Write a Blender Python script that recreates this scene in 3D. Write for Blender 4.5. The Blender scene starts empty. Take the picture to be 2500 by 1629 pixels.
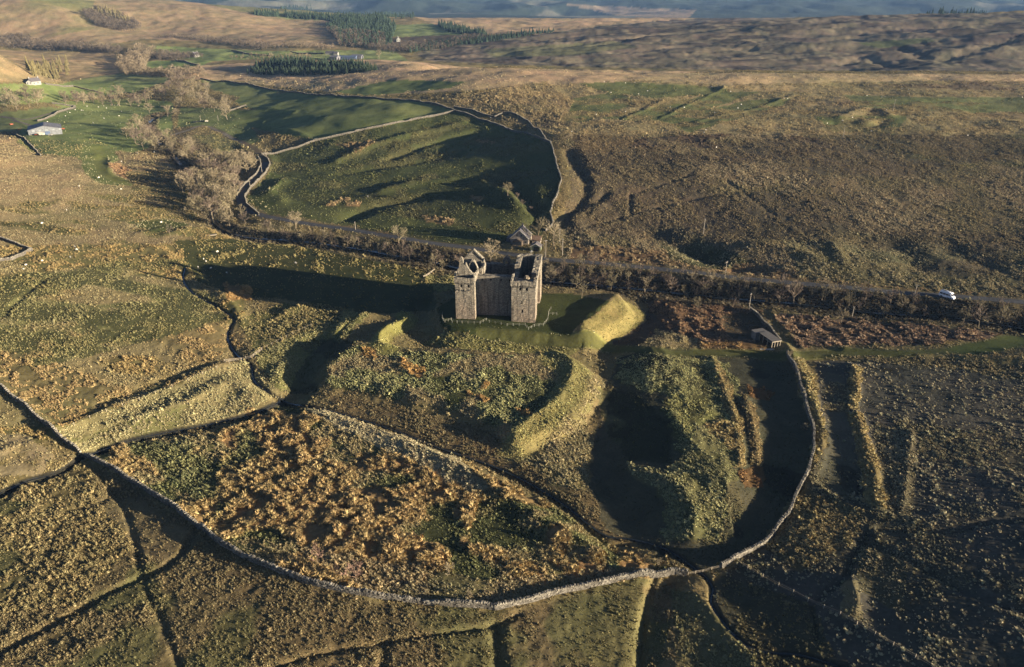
import bpy, bmesh, math, random
import numpy as np
from mathutils import Vector, Matrix
random.seed(7); RNG = np.random.default_rng(11)
S = bpy.context.scene
COL = S.collection

# ------------------------------------------------------------------ camera, sky, sun, exposure
CAM_H, PITCH, FPX = 120.0, math.radians(26.1), 1785.0      # drone 120 m above the valley floor
cam_d = bpy.data.cameras.new('camera'); cam = bpy.data.objects.new('camera', cam_d); COL.objects.link(cam)
cam.location = (0, 0, CAM_H); cam.rotation_euler = (math.pi/2 - PITCH, 0, 0)
cam_d.sensor_width = 36; cam_d.lens = 36*FPX/2500; cam_d.clip_start = 1; cam_d.clip_end = 30000
S.camera = cam
SUN_EL = math.radians(8.6); SUN_DIR = Vector((0.952*math.cos(SUN_EL), -0.306*math.cos(SUN_EL), math.sin(SUN_EL)))
W = bpy.data.worlds.new('World'); S.world = W; W.use_nodes = True
nt = W.node_tree; nt.nodes.clear()
sky = nt.nodes.new('ShaderNodeTexSky'); sky.sky_type = 'NISHITA'; sky.sun_disc = False
sky.air_density = 0.38; sky.dust_density = 0.4; sky.ozone_density = 1.5; sky.sun_elevation = SUN_EL; sky.sun_rotation = math.atan2(SUN_DIR.x, SUN_DIR.y)
bg = nt.nodes.new('ShaderNodeBackground'); bg.inputs['Strength'].default_value = 0.05
wo = nt.nodes.new('ShaderNodeOutputWorld')
nt.links.new(sky.outputs[0], bg.inputs[0]); nt.links.new(bg.outputs[0], wo.inputs[0])
sun_d = bpy.data.lights.new('sun', 'SUN'); sun_d.energy = 5.0; sun_d.angle = math.radians(0.5); sun_d.color = (1.0, 0.87, 0.66)
sun = bpy.data.objects.new('sun', sun_d); COL.objects.link(sun)
sun.rotation_euler = SUN_DIR.to_track_quat('Z', 'Y').to_euler(); sun.location = (300, -100, 200)
vs = S.view_settings; vs.view_transform = 'Standard'; vs.look = 'None'; vs.exposure = 1.75; vs.gamma = 1.0; vs.use_curve_mapping = False
S.cycles.max_bounces = 4; S.cycles.diffuse_bounces = 1; S.cycles.volume_bounces = 0; S.cycles.transparent_max_bounces = 8

# ------------------------------------------------------------------ projection helpers (photo of 2500 x 1629)
CP, SP = math.cos(PITCH), math.sin(PITCH)
def project(x, y, z):
    d = y*CP + (CAM_H - z)*SP
    return 1250 + FPX*x/d, 814.5 - FPX*(y*SP - (CAM_H - z)*CP)/d
def ray(u, v):
    a = (np.asarray(u, float) - 1250)/FPX; b = -(np.asarray(v, float) - 814.5)/FPX
    dy = CP + b*SP; dz = -SP + b*CP                      # direction with forward depth 1
    return a/dy, dz/dy                                    # x and z per metre of y
def on_plane(u, v, z):
    k, m = ray(u, v); y = (z - CAM_H)/m
    return k*y, y

# ------------------------------------------------------------------ noise
def _hash(i, j, s):
    h = (i.astype(np.int64)*374761393 + j.astype(np.int64)*668265263 + s*1442695041) & 0x7fffffff
    h = ((h ^ (h >> 13))*1274126177) & 0x7fffffff
    return ((h ^ (h >> 16)) & 0xffff)/65536.0
def noise(x, y, s=0):
    xi = np.floor(x); yi = np.floor(y); fx = x - xi; fy = y - yi
    fx = fx*fx*fx*(fx*(fx*6 - 15) + 10); fy = fy*fy*fy*(fy*(fy*6 - 15) + 10)
    xi = xi.astype(np.int64); yi = yi.astype(np.int64)
    a = _hash(xi, yi, s); b = _hash(xi + 1, yi, s); c = _hash(xi, yi + 1, s); d = _hash(xi + 1, yi + 1, s)
    return ((a + (b - a)*fx)*(1 - fy) + (c + (d - c)*fx)*fy)*2 - 1
def fbm(x, y, s=0, o=3, g=0.5):
    r = 0; a = 1.0; t = 0
    for k in range(o):
        ca, sa = math.cos(0.6 + k), math.sin(0.6 + k)
        r = r + a*noise((x*ca - y*sa)*2**k, (x*sa + y*ca)*2**k, s + 17*k); t += a; a *= g
    return r/t
def sstep(a, b, x):
    t = np.clip((x - a)/(b - a), 0, 1); return t*t*(3 - 2*t)

# ------------------------------------------------------------------ terrain grid (perspective graded, about one picture element per cell)
ys = [66.0]
while ys[-1] < 7600:
    y = ys[-1]
    d = y*CP + CAM_H*SP
    vpm = FPX*CAM_H/(d*d)                                 # picture rows per metre on the flat
    ys.append(y + min(3.0/vpm, (0.0062 if y < 1000 else 0.0032 if y < 1750 else 0.0062 if y < 2600 else 0.012)*y))
YS = np.array(ys); NR = len(YS)
NC = 960; CS = np.linspace(-0.88, 0.88, NC)
DEP = YS*CP + CAM_H*SP
GX = CS[None, :]*DEP[:, None]; GY = np.repeat(YS[:, None], NC, 1)
def sample(H, x, y):
    x = np.asarray(x, float); y = np.asarray(y, float)
    r = np.interp(y, YS, np.arange(NR)); c = (x/(y*CP + CAM_H*SP) - CS[0])/(CS[1] - CS[0])
    r = np.clip(r, 0, NR - 1.001); c = np.clip(c, 0, NC - 1.001)
    ri = r.astype(int); ci = c.astype(int); fr = r - ri; fc = c - ci
    return (H[ri, ci]*(1-fc) + H[ri, ci+1]*fc)*(1-fr) + (H[ri+1, ci]*(1-fc) + H[ri+1, ci+1]*fc)*fr
def cast(H, u, v):
    u = np.atleast_1d(np.asarray(u, float)); v = np.atleast_1d(np.asarray(v, float))
    k, m = ray(u, v); k = np.broadcast_to(k, u.shape); m = np.broadcast_to(m, u.shape)
    Y = YS[::2]; lo = np.full(u.shape, Y[0]); hi = np.full(u.shape, Y[-1]); done = np.zeros(u.shape, bool)
    for a, b in zip(Y[:-1], Y[1:]):
        below = (CAM_H + m*b) < sample(H, k*b, np.full(u.shape, b))
        new = below & ~done
        lo[new] = a; hi[new] = b; done |= below
        if done.all(): break
    for _ in range(14):
        mid = (lo + hi)/2; below = (CAM_H + m*mid) < sample(H, k*mid, mid)
        hi = np.where(below, mid, hi); lo = np.where(below, lo, mid)
    return k*hi, hi

# ------------------------------------------------------------------ broad land form: known heights seen at picture points, smoothly joined
CT = [ # u, v, height
 (-300,1700,2),(300,1700,1),(900,1700,0),(1500,1700,-1),(2100,1700,1.8),(2900,1700,7),
 (-300,1400,3),(300,1350,1),(800,1330,1.0),(1210,1480,0.5),(1700,1400,-2.5),(2000,1350,0),(2300,1350,2.6),(2500,1300,4.5),(2900,1300,7.2),
 (-300,1050,8),(100,1000,3.5),(250,1060,-0.5),(640,960,-1.5),(1000,1100,-1.5),(1300,1180,-2.2),(1700,1150,0.5),(1950,1100,0.8),(2200,1080,2.0),(2500,1050,4),(2900,1000,6),
 (-300,700,16),(0,760,9),(250,760,5.5),(450,780,1.5),(570,800,-2.2),(800,800,-1),(1200,800,0.3),(520,660,-1.6),(700,690,-1.2),(1500,830,-0.5),(1800,830,0),(2200,860,1.6),(2500,860,3),(2900,850,5),
 (-300,500,20),(0,600,11),(200,560,7),(450,560,1.5),(520,540,-1.5),(750,590,-1.5),(1000,640,-1.5),(1300,690,-1.5),(1700,720,-1.5),(2100,760,-1.2),(2500,800,-0.8),(2900,830,0),
 (1000,590,1),(1330,632,1.2),(1700,668,1.8),(2100,705,2.2),(2500,735,2.6),(2900,750,4),
 (0,420,13),(200,440,8),(420,430,1),(-300,330,22),
 (600,480,0),(700,520,1),(900,540,1),(1250,585,2),(1345,520,6),(1370,440,13.5),(1345,352,18),(1250,420,6.5),(1180,340,10),(1000,430,3.5),(800,420,2),(1100,280,17),(900,320,11),(760,340,6),(640,375,0.5),
 (1500,520,6),(1450,420,12),(1700,560,5),(1700,450,12),(2000,500,10),(2300,560,8),(2500,500,11),(2900,500,13),(1600,330,19),(2000,330,20),(2500,330,19),(2900,320,19),
 (100,320,4),(300,290,1),(430,300,-1),(480,330,0),(400,240,-1),(200,240,2),(-300,230,14),
 (740,310,9),(650,320,1.2),(600,250,2),(800,250,11),(1000,240,18),(1250,270,21),
 (1000,200,22),(1400,220,25),(1800,220,24),(2300,225,22.5),(2900,225,20.5),(1500,176,26),(1800,176,25),(2200,178,23.5),(2500,180,22),(2900,182,20),(1200,168,22),(1050,163,19),
 (700,200,10),(800,180,11),(650,160,6),(900,150,11),(500,170,2),(300,200,1),(100,190,3),(150,150,8),(0,130,14),(400,130,4),(700,135,4),
 (250,112,11),(50,100,16),(600,95,14),(300,60,33),(100,10,70),(-300,20,90),(500,30,48),(700,28,40),(850,60,22),(900,100,10),(1000,45,18),(700,60,22),(1050,100,9),
 (1250,70,15),(1400,50,14),(1600,45,12),(1100,48,17),
 (1700,166,2),(2100,168,4),(2500,172,8),(2900,172,12),(1400,158,1),(1100,140,1),(1000,128,1),(1300,110,14),(1500,74,27),(1700,60,33),(2000,100,26),(2400,100,32),(2200,44,48),(2500,40,54),(2900,30,66),(1900,52,40),
]
k_ = [(*on_plane(u, v, z), z) for u, v, z in CT]
WT = [(0,940,8),(250,950,8),(550,960,12),(1200,970,20),(-50,930,9),                                   # dip behind the moor's crest
 (400,1900,12),(800,1900,20),(1300,2000,30),(0,2300,5),(-700,2300,30),(-1600,2300,70),(0,2900,-30),(1200,2900,-20),(2000,2900,0),(-1500,3000,-10),
 (-2500,3400,-30),(0,3600,-45),(2500,3600,-45),(-2800,4700,0),(0,4800,-48),(1500,4900,-52),(3000,4800,-40),(-3500,6000,90),(-1000,6000,40),(1000,6200,10),(3500,6000,20),(0,7400,150),(3500,7400,150),(-4000,7400,170),(0,8500,170),(5500,8500,170),(-5500,8500,170)]
P = np.array(k_ + WT)
def feat(x, y):
    return np.stack([3.2*np.log(y), 3.0*x/(y*CP + CAM_H*SP)], -1)
A_ = feat(P[:, 0], P[:, 1])
def tps(d2): return 0.5*d2*np.log(d2 + 1e-9)
n_ = len(P); M_ = np.zeros((n_ + 3, n_ + 3))
M_[:n_, :n_] = tps(((A_[:, None] - A_[None])**2).sum(-1)) + np.eye(n_)*0.002
M_[:n_, n_] = 1; M_[:n_, n_+1:] = A_; M_[n_:, :n_] = M_[:n_, n_:].T
w_ = np.linalg.solve(M_, np.concatenate([P[:, 2], np.zeros(3)]))
Z0 = np.empty((NR, NC))
for r in range(0, NR, 16):
    f = feat(GX[r:r+16], GY[r:r+16]).reshape(-1, 2)
    d2 = ((f**2).sum(1)[:, None] + (A_**2).sum(1)[None] - 2*f@A_.T).clip(0)
    Z0[r:r+16] = (tps(d2)@w_[:n_] + w_[n_] + f@w_[n_+1:]).reshape(-1, NC)
g0 = lambda u, v: cast(Z0, u, v)
def pts0(pl):
    a = np.array(pl, float); x, y = g0(a[:, 0], a[:, 1]); return np.stack([x, y], 1)
def spline(p, n=8):
    p = np.asarray(p, float); q = np.vstack([2*p[0]-p[1], p, 2*p[-1]-p[-2]]); out = []
    for i in range(1, len(q)-2):
        t = np.linspace(0, 1, n, endpoint=False)[:, None]
        a, b, c, d = q[i-1], q[i], q[i+1], q[i+2]
        out.append(0.5*((2*b) + (c-a)*t + (2*a-5*b+4*c-d)*t**2 + (3*b-a-3*c+d)*t**3))
    return np.vstack(out + [p[-1:]])
def seg_dist(px, py, pl, closed=False):
    best = np.full(px.shape, 1e9); side = np.zeros(px.shape)
    n = len(pl)
    for i in range(n if closed else n-1):
        a = pl[i]; b = pl[(i+1) % n]; dx, dy = b-a; L = dx*dx+dy*dy + 1e-9
        t = np.clip(((px-a[0])*dx+(py-a[1])*dy)/L, 0, 1)
        ex = px-a[0]-t*dx; ey = py-a[1]-t*dy; d = ex*ex+ey*ey
        m = d < best; best = np.where(m, d, best); side = np.where(m, dx*ey - dy*ex, side)
    return np.sqrt(best), np.sign(side)
def inside(px, py, pl):
    r = np.zeros(px.shape, bool); n = len(pl); j = n-1
    for i in range(n):
        xi, yi = pl[i]; xj, yj = pl[j]
        c = ((yi > py) != (yj > py)) & (px < (xj-xi)*(py-yi)/(yj-yi+1e-12)+xi)
        r ^= c; j = i
    return r
Z = Z0.copy()
WOB = fbm(GX/9, GY/9, 5, 3)                                # makes every edge in the land uneven
WOB2 = fbm(GX/30, GY/30, 9, 3)
def near(pl, pad):
    x0, y0 = pl.min(0) - pad; x1, y1 = pl.max(0) + pad
    r = np.nonzero((YS > y0) & (YS < y1))[0]
    if not len(r): return None
    sl = slice(r[0], r[-1]+1)
    m = (GX[sl] > x0) & (GX[sl] < x1)
    c = np.nonzero(m.any(0))[0]
    if not len(c): return None
    return sl, slice(c[0], c[-1]+1)
def ridge(px, h, w, wr=None, rag=0.25, flat=0.0, soft=False):
    """bank (h > 0) or ditch (h < 0) along a picture line; w and wr are the half widths on its two sides (m)"""
    pl = spline(pts0(px), 5); wr = wr or w
    s = near(pl, 3.2*max(w, wr) + flat)
    if s is None: return
    d, sd = seg_dist(GX[s], GY[s], pl)
    ww = np.where(sd > 0, w, wr); d = np.maximum(0, d + WOB[s]*rag*ww - flat)
    k = d/ww; f = np.exp(-k**2) if h < 0 or soft else 0.45*np.exp(-k**2) + 0.55*np.exp(-k*1.5)
    Z[s] += h*f*(1 + 0.3*WOB2[s] + 0.45*WOB[s])
def plateau(px, h, edge, rag=0.35):
    pl = spline(pts0(px + px[:1]), 5)[:-1]; s = near(pl, edge*2)
    if s is None: return
    d, _ = seg_dist(GX[s], GY[s], pl, True); d = np.where(inside(GX[s], GY[s], pl), d, -d) + WOB[s]*rag*edge
    Z[s] += h*sstep(-edge*0.5, edge*0.5, d)

# ------------------------------------------------------------------ relief: banks, ditches, platforms, streams (picture lines laid on the land form)
dist = GY
Z += WOB2*np.clip(dist/500, 0.25, 2.2)*0.9*(dist < 3000)
Z += fbm(GX/90, GY/60, 21, 3)*np.clip((dist-330)/250, 0, 1)*2.6
hill = sstep(1000, 1150, dist)*(1-sstep(3000, 3400, dist))
rightside = sstep(-0.25, 0.05, GX/GY)
Z += (fbm(GX/420, GY/52, 31, 5)*10*rightside + fbm(GX/160, GY/160, 32, 3)*2.5*(1-rightside))*hill*np.clip(dist/1500, 0, 1)
far_ = sstep(3600, 4600, dist)
Z += (fbm(GX/520, GY/700, 33, 4)*70)*far_
# castle platform, its ditch and the outer bank
plateau([(1052,735),(1058,785),(1085,814),(1180,824),(1300,834),(1400,840),(1455,836),(1500,806),(1530,782),(1535,758),(1490,730),(1400,716),(1250,706),(1120,700)], 2.6, 5)
ridge([(1424,834),(1430,806),(1470,770),(1502,748)], 2.1, 4.5, 5.5, 0.25, soft=True)
ridge([(1440,726),(1508,742)], .5, 3, 3)
ridge([(1490,846),(1530,826),(1585,786),(1600,762),(1560,730)], -2.2, 6, 6)
ridge([(960,842),(1000,846),(1180,852),(1340,862)], -1.3, 4, 4)
ridge([(1045,838),(1000,800),(1020,765),(1040,740)], -2.0, 5.5, 5.5)
ridge([(990,766),(992,782),(940,812),(925,838),(950,852)], 2.4, 3.0, 3.0, 0.1)
# lower court in front
plateau([(792,945),(800,905),(830,870),(868,842),(960,856),(1100,858),(1250,866),(1360,872),(1440,905),(1462,935),(1440,985),(1400,1030),(1330,1080),(1260,1100),(1235,1075),(1180,1035),(1050,990),(900,962)], 2.6, 6)
ridge([(1352,876),(1398,905),(1385,960),(1345,1010),(1300,1040),(1262,1075)], 1.1, 3.4, 2.4, 0.15)
ridge([(800,948),(900,962),(1050,992),(1170,1035)], 0.8, 1.5, 1.5)
ridge([(830,850),(806,890),(792,930)], 1.0, 2.0, 2.0)
ridge([(790,826),(760,850),(735,900),(715,960)], -3.0, 5, 5.5, .3)
ridge([(905,762),(820,812),(742,866),(690,905),(682,945)], 1.4, 6.5, 4.0, 0.3)
ridge([(880,770),(830,815),(815,840)], -0.8, 1.0, 1.0)
# hollow and ridge to the right of the court
ridge([(1475,870),(1480,960),(1470,1060),(1490,1180),(1540,1300)], -1.3, 9, 9)
ridge([(1600,856),(1640,900),(1660,950),(1690,1010),(1735,1090),(1765,1150),(1775,1200)], 1.45, 6.5, 13.0, 0.9)
ridge([(1640,1010),(1670,1060),(1700,1110)], 1.0, 4, 4)
ridge([(1540,1145),(1590,1165),(1640,1180)], 1.2, 3.2, 3.2, 0.4)
ridge([(1670,1205),(1695,1255),(1690,1310)], 1.3, 3.4, 3.4, 0.6)
ridge([(1738,872),(1765,940),(1792,1010),(1806,1070),(1808,1140)], 0.8, 1.2, 1.3)
ridge([(1822,975),(1840,1050),(1855,1140)], 0.7, 1.4, 1.4)
ridge([(1880,880),(1900,960),(1915,1060),(1890,1180),(1840,1290)], -1.1, 7, 5)
ridge([(1918,842),(1945,890),(1975,960),(2003,1040),(2004,1100),(1975,1180)], 1.2, 2.6, 2.4, 0.5)
ridge([(1640,770),(1560,820),(1620,840)], 1.0, 6, 6)
ridge([(1590,850),(1700,862),(1900,866)], -0.6, 3, 3)
for x0 in (1655, 1700, 1755): ridge([(x0,762),(x0+8,800),(x0+14,835)], 0.5, 1.5, 1.5, .6)
ridge([(1856,762),(1905,838)], 0.8, 1.5, 1.5)
ridge([(1885,765),(1960,850)], 0.9, 1.5, 1.5)
# right foreground lines
ridge([(2084,895),(2092,950),(2086,990)], 0.8, 1.4, 1.4)
ridge([(2088,1012),(2108,1070),(2135,1160),(2148,1240)], 1.0, 1.8, 1.8, 0.4)
ridge([(2225,1060),(2215,1150),(2205,1240)], 0.6, 1.3, 1.3)
ridge([(2074,1420),(2090,1470),(2085,1500)], 1.0, 2.2, 2.2, 0.3)
ridge([(1960,880),(2060,900),(2090,890)], 0.4, 1.2, 1.2)
ridge([(2060,855),(2250,868),(2500,885)], 0.9, 3, 2.5)
ridge([(1960,876),(2250,884),(2500,905)], -0.7, 2.5, 2.5)
ridge([(2000,1190),(2080,1240),(2140,1260)], 0.7, 1.2, 1.2)
ridge([(1790,1365),(1900,1430),(2050,1500),(2180,1575),(2300,1640)], 0.5, 0.9, 0.9)
for l in ([(2150,1290),(2250,1298),(2340,1295),(2420,1275),(2520,1270)], [(2100,1320),(2220,1370),(2350,1440),(2520,1500)], [(2120,1300),(2080,1370),(2060,1420),(1990,1470),(2000,1560)], [(1620,1340),(1600,1400),(1575,1480),(1565,1560),(1560,1640)]):
    ridge(l, -0.8, 0.9, 0.9)
ridge([(1640,1420),(1605,1470),(1580,1540),(1570,1640)], -1.2, 4.0, 2.5, .5)
ridge([(1690,1440),(1740,1500),(1800,1560),(1850,1640)], 1.0, 4, 3)
# left banks
ridge([(140,1055),(280,1000),(420,950),(520,900),(590,882)], 1.3, 2.6, 5.5, 0.3)
ridge([(330,1030),(460,990),(560,940),(620,960)], 1.6, 6.0, 4.5)
ridge([(240,990),(390,930),(520,890)], -0.5, 1.4, 1.4)
ridge([(1560,1390),(1400,1320),(1180,1180),(1000,1085),(860,1035),(760,1005)], 1.6, 5.0, 3.0, 0.35)
ridge([(700,985),(900,1050),(1120,1110),(1290,1190),(1430,1290),(1520,1350)], -1.0, 4.0, 3.0)
ridge([(0,1110),(60,1090),(110,1120)], 1.0, 5, 4)
ridge([(0,780),(60,720),(130,670)], -0.5, 1.2, 1.2)
ridge([(0,660),(200,610),(400,600),(520,640),(570,690)], 0.5, 3, 3)
ridge([(380,610),(460,660),(560,740),(592,790)], 1.6, 3.0, 6.0, 0.2)
ridge([(560,725),(620,705),(680,735)], 1.2, 3, 3)
ridge([(700,765),(770,740)], 1.2, 3, 3)
ridge([(340,572),(390,560)], 0.9, 3.5, 3.5); ridge([(410,575),(470,560)], 1.0, 4, 4)
ridge([(235,375),(270,385),(265,420),(300,440),(350,460)], 1.2, 4, 4)
ridge([(160,345),(230,340)], 0.9, 4, 4)
ridge([(0,250),(130,345)], 0.3, 2, 2); ridge([(35,325),(70,350),(100,375)], -0.8, 2, 2)
# streams
STREAM_A = [(452,655),(448,685),(470,715),(520,745),(572,782),(560,800),(556,830),(580,870),(612,892),(620,930),(650,955),(685,975),(740,990),(830,1010),(960,1050),(1080,1098),(1200,1138),(1290,1180),(1380,1235),(1470,1305),(1540,1318),(1620,1340),(1690,1385),(1725,1412),(1740,1440),(1738,1480),(1790,1550),(1850,1590),(1960,1602),(2080,1640)]
STREAM_B = [(690,975),(665,990),(620,1010),(540,1030),(460,1048),(380,1062),(290,1085),(215,1112),(140,1155),(60,1178),(-20,1215)]
DITCH_C = [(505,1270),(470,1310),(440,1355),(380,1395),(300,1430),(200,1485),(90,1545),(-20,1600)]
DITCH_D = [(1270,1500),(1190,1528),(1080,1545),(960,1565),(880,1580),(760,1600),(640,1640)]
ridge(STREAM_A, -0.8, 0.7, 0.7, 0.4); ridge(STREAM_B, -1.3, 0.9, 1.2, 0.3); ridge(STREAM_B, -0.8, 4, 4)
ridge([(560,800),(556,830),(590,890),(640,950)], -0.9, 4, 4)
ridge(DITCH_C, -0.9, 1.0, 1.0, .5); ridge(DITCH_D, -0.7, .8, .8, .5)
ridge([(225,1135),(300,1240),(330,1330),(350,1420),(400,1530),(440,1640)], -0.5, 0.9, 0.9)
ridge([(945,1570),(930,1640)], -0.6, 0.8, 0.8); ridge([(1210,1535),(1215,1640)], -0.8, 1.5, 1.5)
ridge([(285,1195),(240,1230),(160,1250)], -0.4, 1, 1)
# the river under the trees
RIVER = [(2520,805),(2430,790),(2300,772),(2100,762),(1950,742),(1800,730),(1650,716),(1500,700),(1380,690),(1290,682),(1180,668),(1060,640),(960,622),(860,605),(760,592),(680,585),(600,578),(545,558),(515,520),(505,470),(470,425),(420,380),(385,345),(362,310),(372,290),(400,280)]
ridge(RIVER, -2.2, 4.5, 4.5, 0.25)
for l in ([(-40,900),(0,940),(60,987),(130,1047),(195,1105)], [(215,1112),(330,1178),(480,1278),(600,1357),(760,1417),(900,1450)]): ridge(l, 1.1, 2.0, 3.5, .2)
# moor beyond the road
ridge([(1455,600),(1420,560),(1400,540)], 1.0, 4, 4)
for l in ([(1540,475),(1600,455),(1680,430)], [(1430,555),(1560,520),(1700,485),(1800,470)], [(1540,470),(1540,525)]): ridge(l, -0.7, 1.3, 1.3)
ridge([(1775,440),(1830,480),(1890,522)], -1.0, 1.4, 1.4); ridge([(1772,437),(1826,476),(1886,520)], 0.7, 0.9, 0.9)
ridge([(1700,600),(1760,640),(1840,650)], -3.0, 9, 9); ridge([(1600,570),(1680,600),(1740,610)], -2.2, 8, 9)
ridge([(1860,600),(1920,610),(1990,630)], 2.0, 7, 7); ridge([(2030,600),(2060,640)], 1.8, 7, 7)
ridge([(2120,590),(2200,600),(2240,640)], -2.2, 9, 9); ridge([(2330,610),(2420,640)], -2.0, 9, 9)
ridge([(1395,370),(1430,440),(1415,500),(1370,545)], -2.2, 4, 5); ridge([(1460,500),(1400,530)], 2.0, 4, 4)
ridge([(1480,470),(1430,520)], -1.5, 3, 3)
ridge([(2050,290),(2120,268),(2170,285),(2120,300)], 1.6, 7, 7); ridge([(2040,300),(2130,305),(2160,290)], -2.0, 6, 6)
for l in ([(1610,290),(1720,240),(1770,215)], [(1700,300),(1850,262),(1940,235)], [(1520,290),(1620,250)]): ridge(l, 0.8, 2.0, 2.0)
ridge([(1540,205),(1680,208),(1770,216)], 0.8, 2, 2)
# steep folds in the walled hill field
ridge([(1240,440),(1180,470),(1060,480),(940,500),(860,530)], -2.72, 6, 8, .4); ridge([(1130,300),(1010,330),(900,360),(820,395)], 2.04, 4, 6, .4)
ridge([(1170,320),(1060,350),(960,385)], -2.04, 5, 5, .4); ridge([(1180,450),(1260,500),(1300,530)], 2.72, 5, 5, .4)
ridge([(1240,440),(1290,500),(1310,545)], -3.06, 5, 5, .4); ridge([(690,440),(660,470),(690,490)], 2.04, 5, 6, .4)
ridge([(840,420),(990,400),(1120,380)], -1.53, 5, 5, .4); ridge([(930,470),(1010,450),(1100,440)], 1.70, 5, 5, .4)
ridge([(600,262),(680,272),(722,280),(640,304),(770,342)], 0.8, 2.5, 3.0)
# pale gullies on the second moor
for l in ([(2060,150),(2120,140),(2180,160)], [(1180,150),(1260,146),(1380,160)], [(2300,140),(2400,120),(2480,90)], [(2200,115),(2260,140)], [(1230,130),(1400,105),(1600,85)], [(1500,130),(1700,112),(1830,118)], [(1450,110),(1700,70),(2000,55)], [(1900,75),(2200,62),(2500,60)]):
    ridge(l, -3.2, 11, 13, 0.5)

# mown path and castle lawn smooth, road bench
ROAD = [(2620,752),(2500,738),(2300,722),(2100,705),(1900,688),(1700,666),(1560,652),(1440,641),(1330,633),(1240,620),(1150,606),(1040,592),(940,575),(850,560),(760,548),(690,536),(640,526),(605,512),(588,492),(590,465),(612,438),(640,412),(650,396),(640,378),(600,352)]
FARMLANE = [(600,352),(545,325),(500,308),(460,318),(420,330)]
ROAD_L = spline(pts0(ROAD), 6)
s = near(ROAD_L, 14)
if s:
    d, _ = seg_dist(GX[s], GY[s], ROAD_L); k = np.interp(GX[s], [-200, 200], [0, 0])
    zr = sample(Z0, ROAD_L[:, 0], ROAD_L[:, 1])
    # height of the nearest road point
    i = np.zeros(d.shape, int); b = np.full(d.shape, 1e9)
    for q in range(len(ROAD_L)):
        e = (GX[s]-ROAD_L[q, 0])**2 + (GY[s]-ROAD_L[q, 1])**2; m = e < b; b = np.where(m, e, b); i = np.where(m, q, i)
    t = 1 - sstep(3.2, 10, d); Z[s] = Z[s]*(1-t) + (zr[i] + 0.25)*t
SMOOTH = np.zeros_like(Z)                                   # 1 where the ground is mown or grazed short

def mesh_grid():
    me = bpy.data.meshes.new('terrain')
    me.vertices.add(NR*NC); co = np.stack([GX, GY, Z], -1).astype(np.float32).reshape(-1)
    me.vertices.foreach_set('co', co)
    i = np.arange(NR*NC).reshape(NR, NC)
    q = np.stack([i[:-1, :-1], i[:-1, 1:], i[1:, 1:], i[1:, :-1]], -1).reshape(-1).astype(np.int32)
    n = len(q)//4
    me.loops.add(len(q)); me.loops.foreach_set('vertex_index', q)
    me.polygons.add(n); me.polygons.foreach_set('loop_start', np.arange(0, 4*n, 4, dtype=np.int32)); me.polygons.foreach_set('use_smooth', np.ones(n, bool))
    me.update(calc_edges=True)
    return me

# ------------------------------------------------------------------ land cover: what grows where (own colour of the ground, plus tussock density, size and colour)
U, V = project(GX, GY, Z)
JU = U + (WOB*0.6 + WOB2*0.9 + noise(GX/2.1, GY/2.1, 77)*0.45)*np.clip(3200/GY, 2.5, 12)
JV = V + (fbm(GX/9, GY/9, 55, 3)*0.7 + noise(GX/2.4, GY/2.4, 78)*0.4)*np.clip(1600/GY, 1, 7)
C = np.empty((NR, NC, 3)); TD = np.zeros((NR, NC)); TC = np.zeros((NR, NC, 3)); TS = np.full((NR, NC), 0.6); MR = np.zeros((NR, NC))
STRAW = (.30,.235,.12); PALE = (.41,.34,.19); OLIVE = (.17,.145,.055); GREEN = (.085,.115,.03); LUSH = (.105,.15,.035); YGREEN = (.21,.21,.055)
BRACKEN = (.185,.11,.055); RUST = (.27,.17,.075); HEATH = (.085,.058,.04); EARTH = (.075,.058,.038); SPRUCE = (.028,.042,.03); TAN = (.36,.255,.135); DIM = (.105,.088,.05); SHORT = (.095,.092,.042)
def full(c, td, tc, ts, mr=0.0):
    C[:] = c; TD[:] = td; TC[:] = tc; TS[:] = ts; MR[:] = mr
def mixin(sl, a, c, td, tc, ts, mr):
    a3 = a[..., None]
    C[sl] = C[sl]*(1-a3) + np.array(c)*a3; TD[sl] = TD[sl]*(1-a) + td*a
    TC[sl] = TC[sl]*(1-a3) + np.array(tc)*a3; TS[sl] = TS[sl]*(1-a) + ts*a; MR[sl] = MR[sl]*(1-a) + mr*a
def patchmask(sl, patch):
    if patch is None: return 1.0
    sc, th, so, sd = patch[:4]; st = patch[4] if len(patch) > 4 else 1.0
    return sstep(th-so, th+so, fbm(GX[sl]/sc, GY[sl]/(sc*st), sd, 4))
def area(poly, c, td=0.0, tc=PALE, ts=0.6, mr=0.1, a=1.0, patch=None, jit=1.0):
    p = np.array(poly, float); x0, y0 = p.min(0)-15; x1, y1 = p.max(0)+15
    m = (U > x0) & (U < x1) & (V > y0) & (V < y1)
    r = np.nonzero(m.any(1))[0]; k = np.nonzero(m.any(0))[0]
    if not len(r) or not len(k): return
    sl = (slice(r[0], r[-1]+1), slice(k[0], k[-1]+1))
    ju = U[sl]+(JU[sl]-U[sl])*jit; jv = V[sl]+(JV[sl]-V[sl])*jit
    mixin(sl, inside(ju, jv, p)*a*patchmask(sl, patch), c, td, tc, ts, mr)
def band(line, w, c, td=0.0, tc=PALE, ts=0.6, mr=0.05, a=1.0, rag=0.3, patch=None, soft=0.35):
    p = np.array(line, float); x, y = cast(Z, p[:, 0], p[:, 1]); pl = spline(np.stack([x, y], 1), 5)
    s = near(pl, w*2.2)
    if s is None: return
    d, _ = seg_dist(GX[s], GY[s], pl); d = d + WOB[s]*rag*w
    mixin(s, (1 - sstep(w*(1-soft), w*(1+soft), d))*a*patchmask(s, patch), c, td, tc, ts, mr)
ALL = [(-900,-900),(3500,-900),(3500,2200),(-900,2200)]
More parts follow.
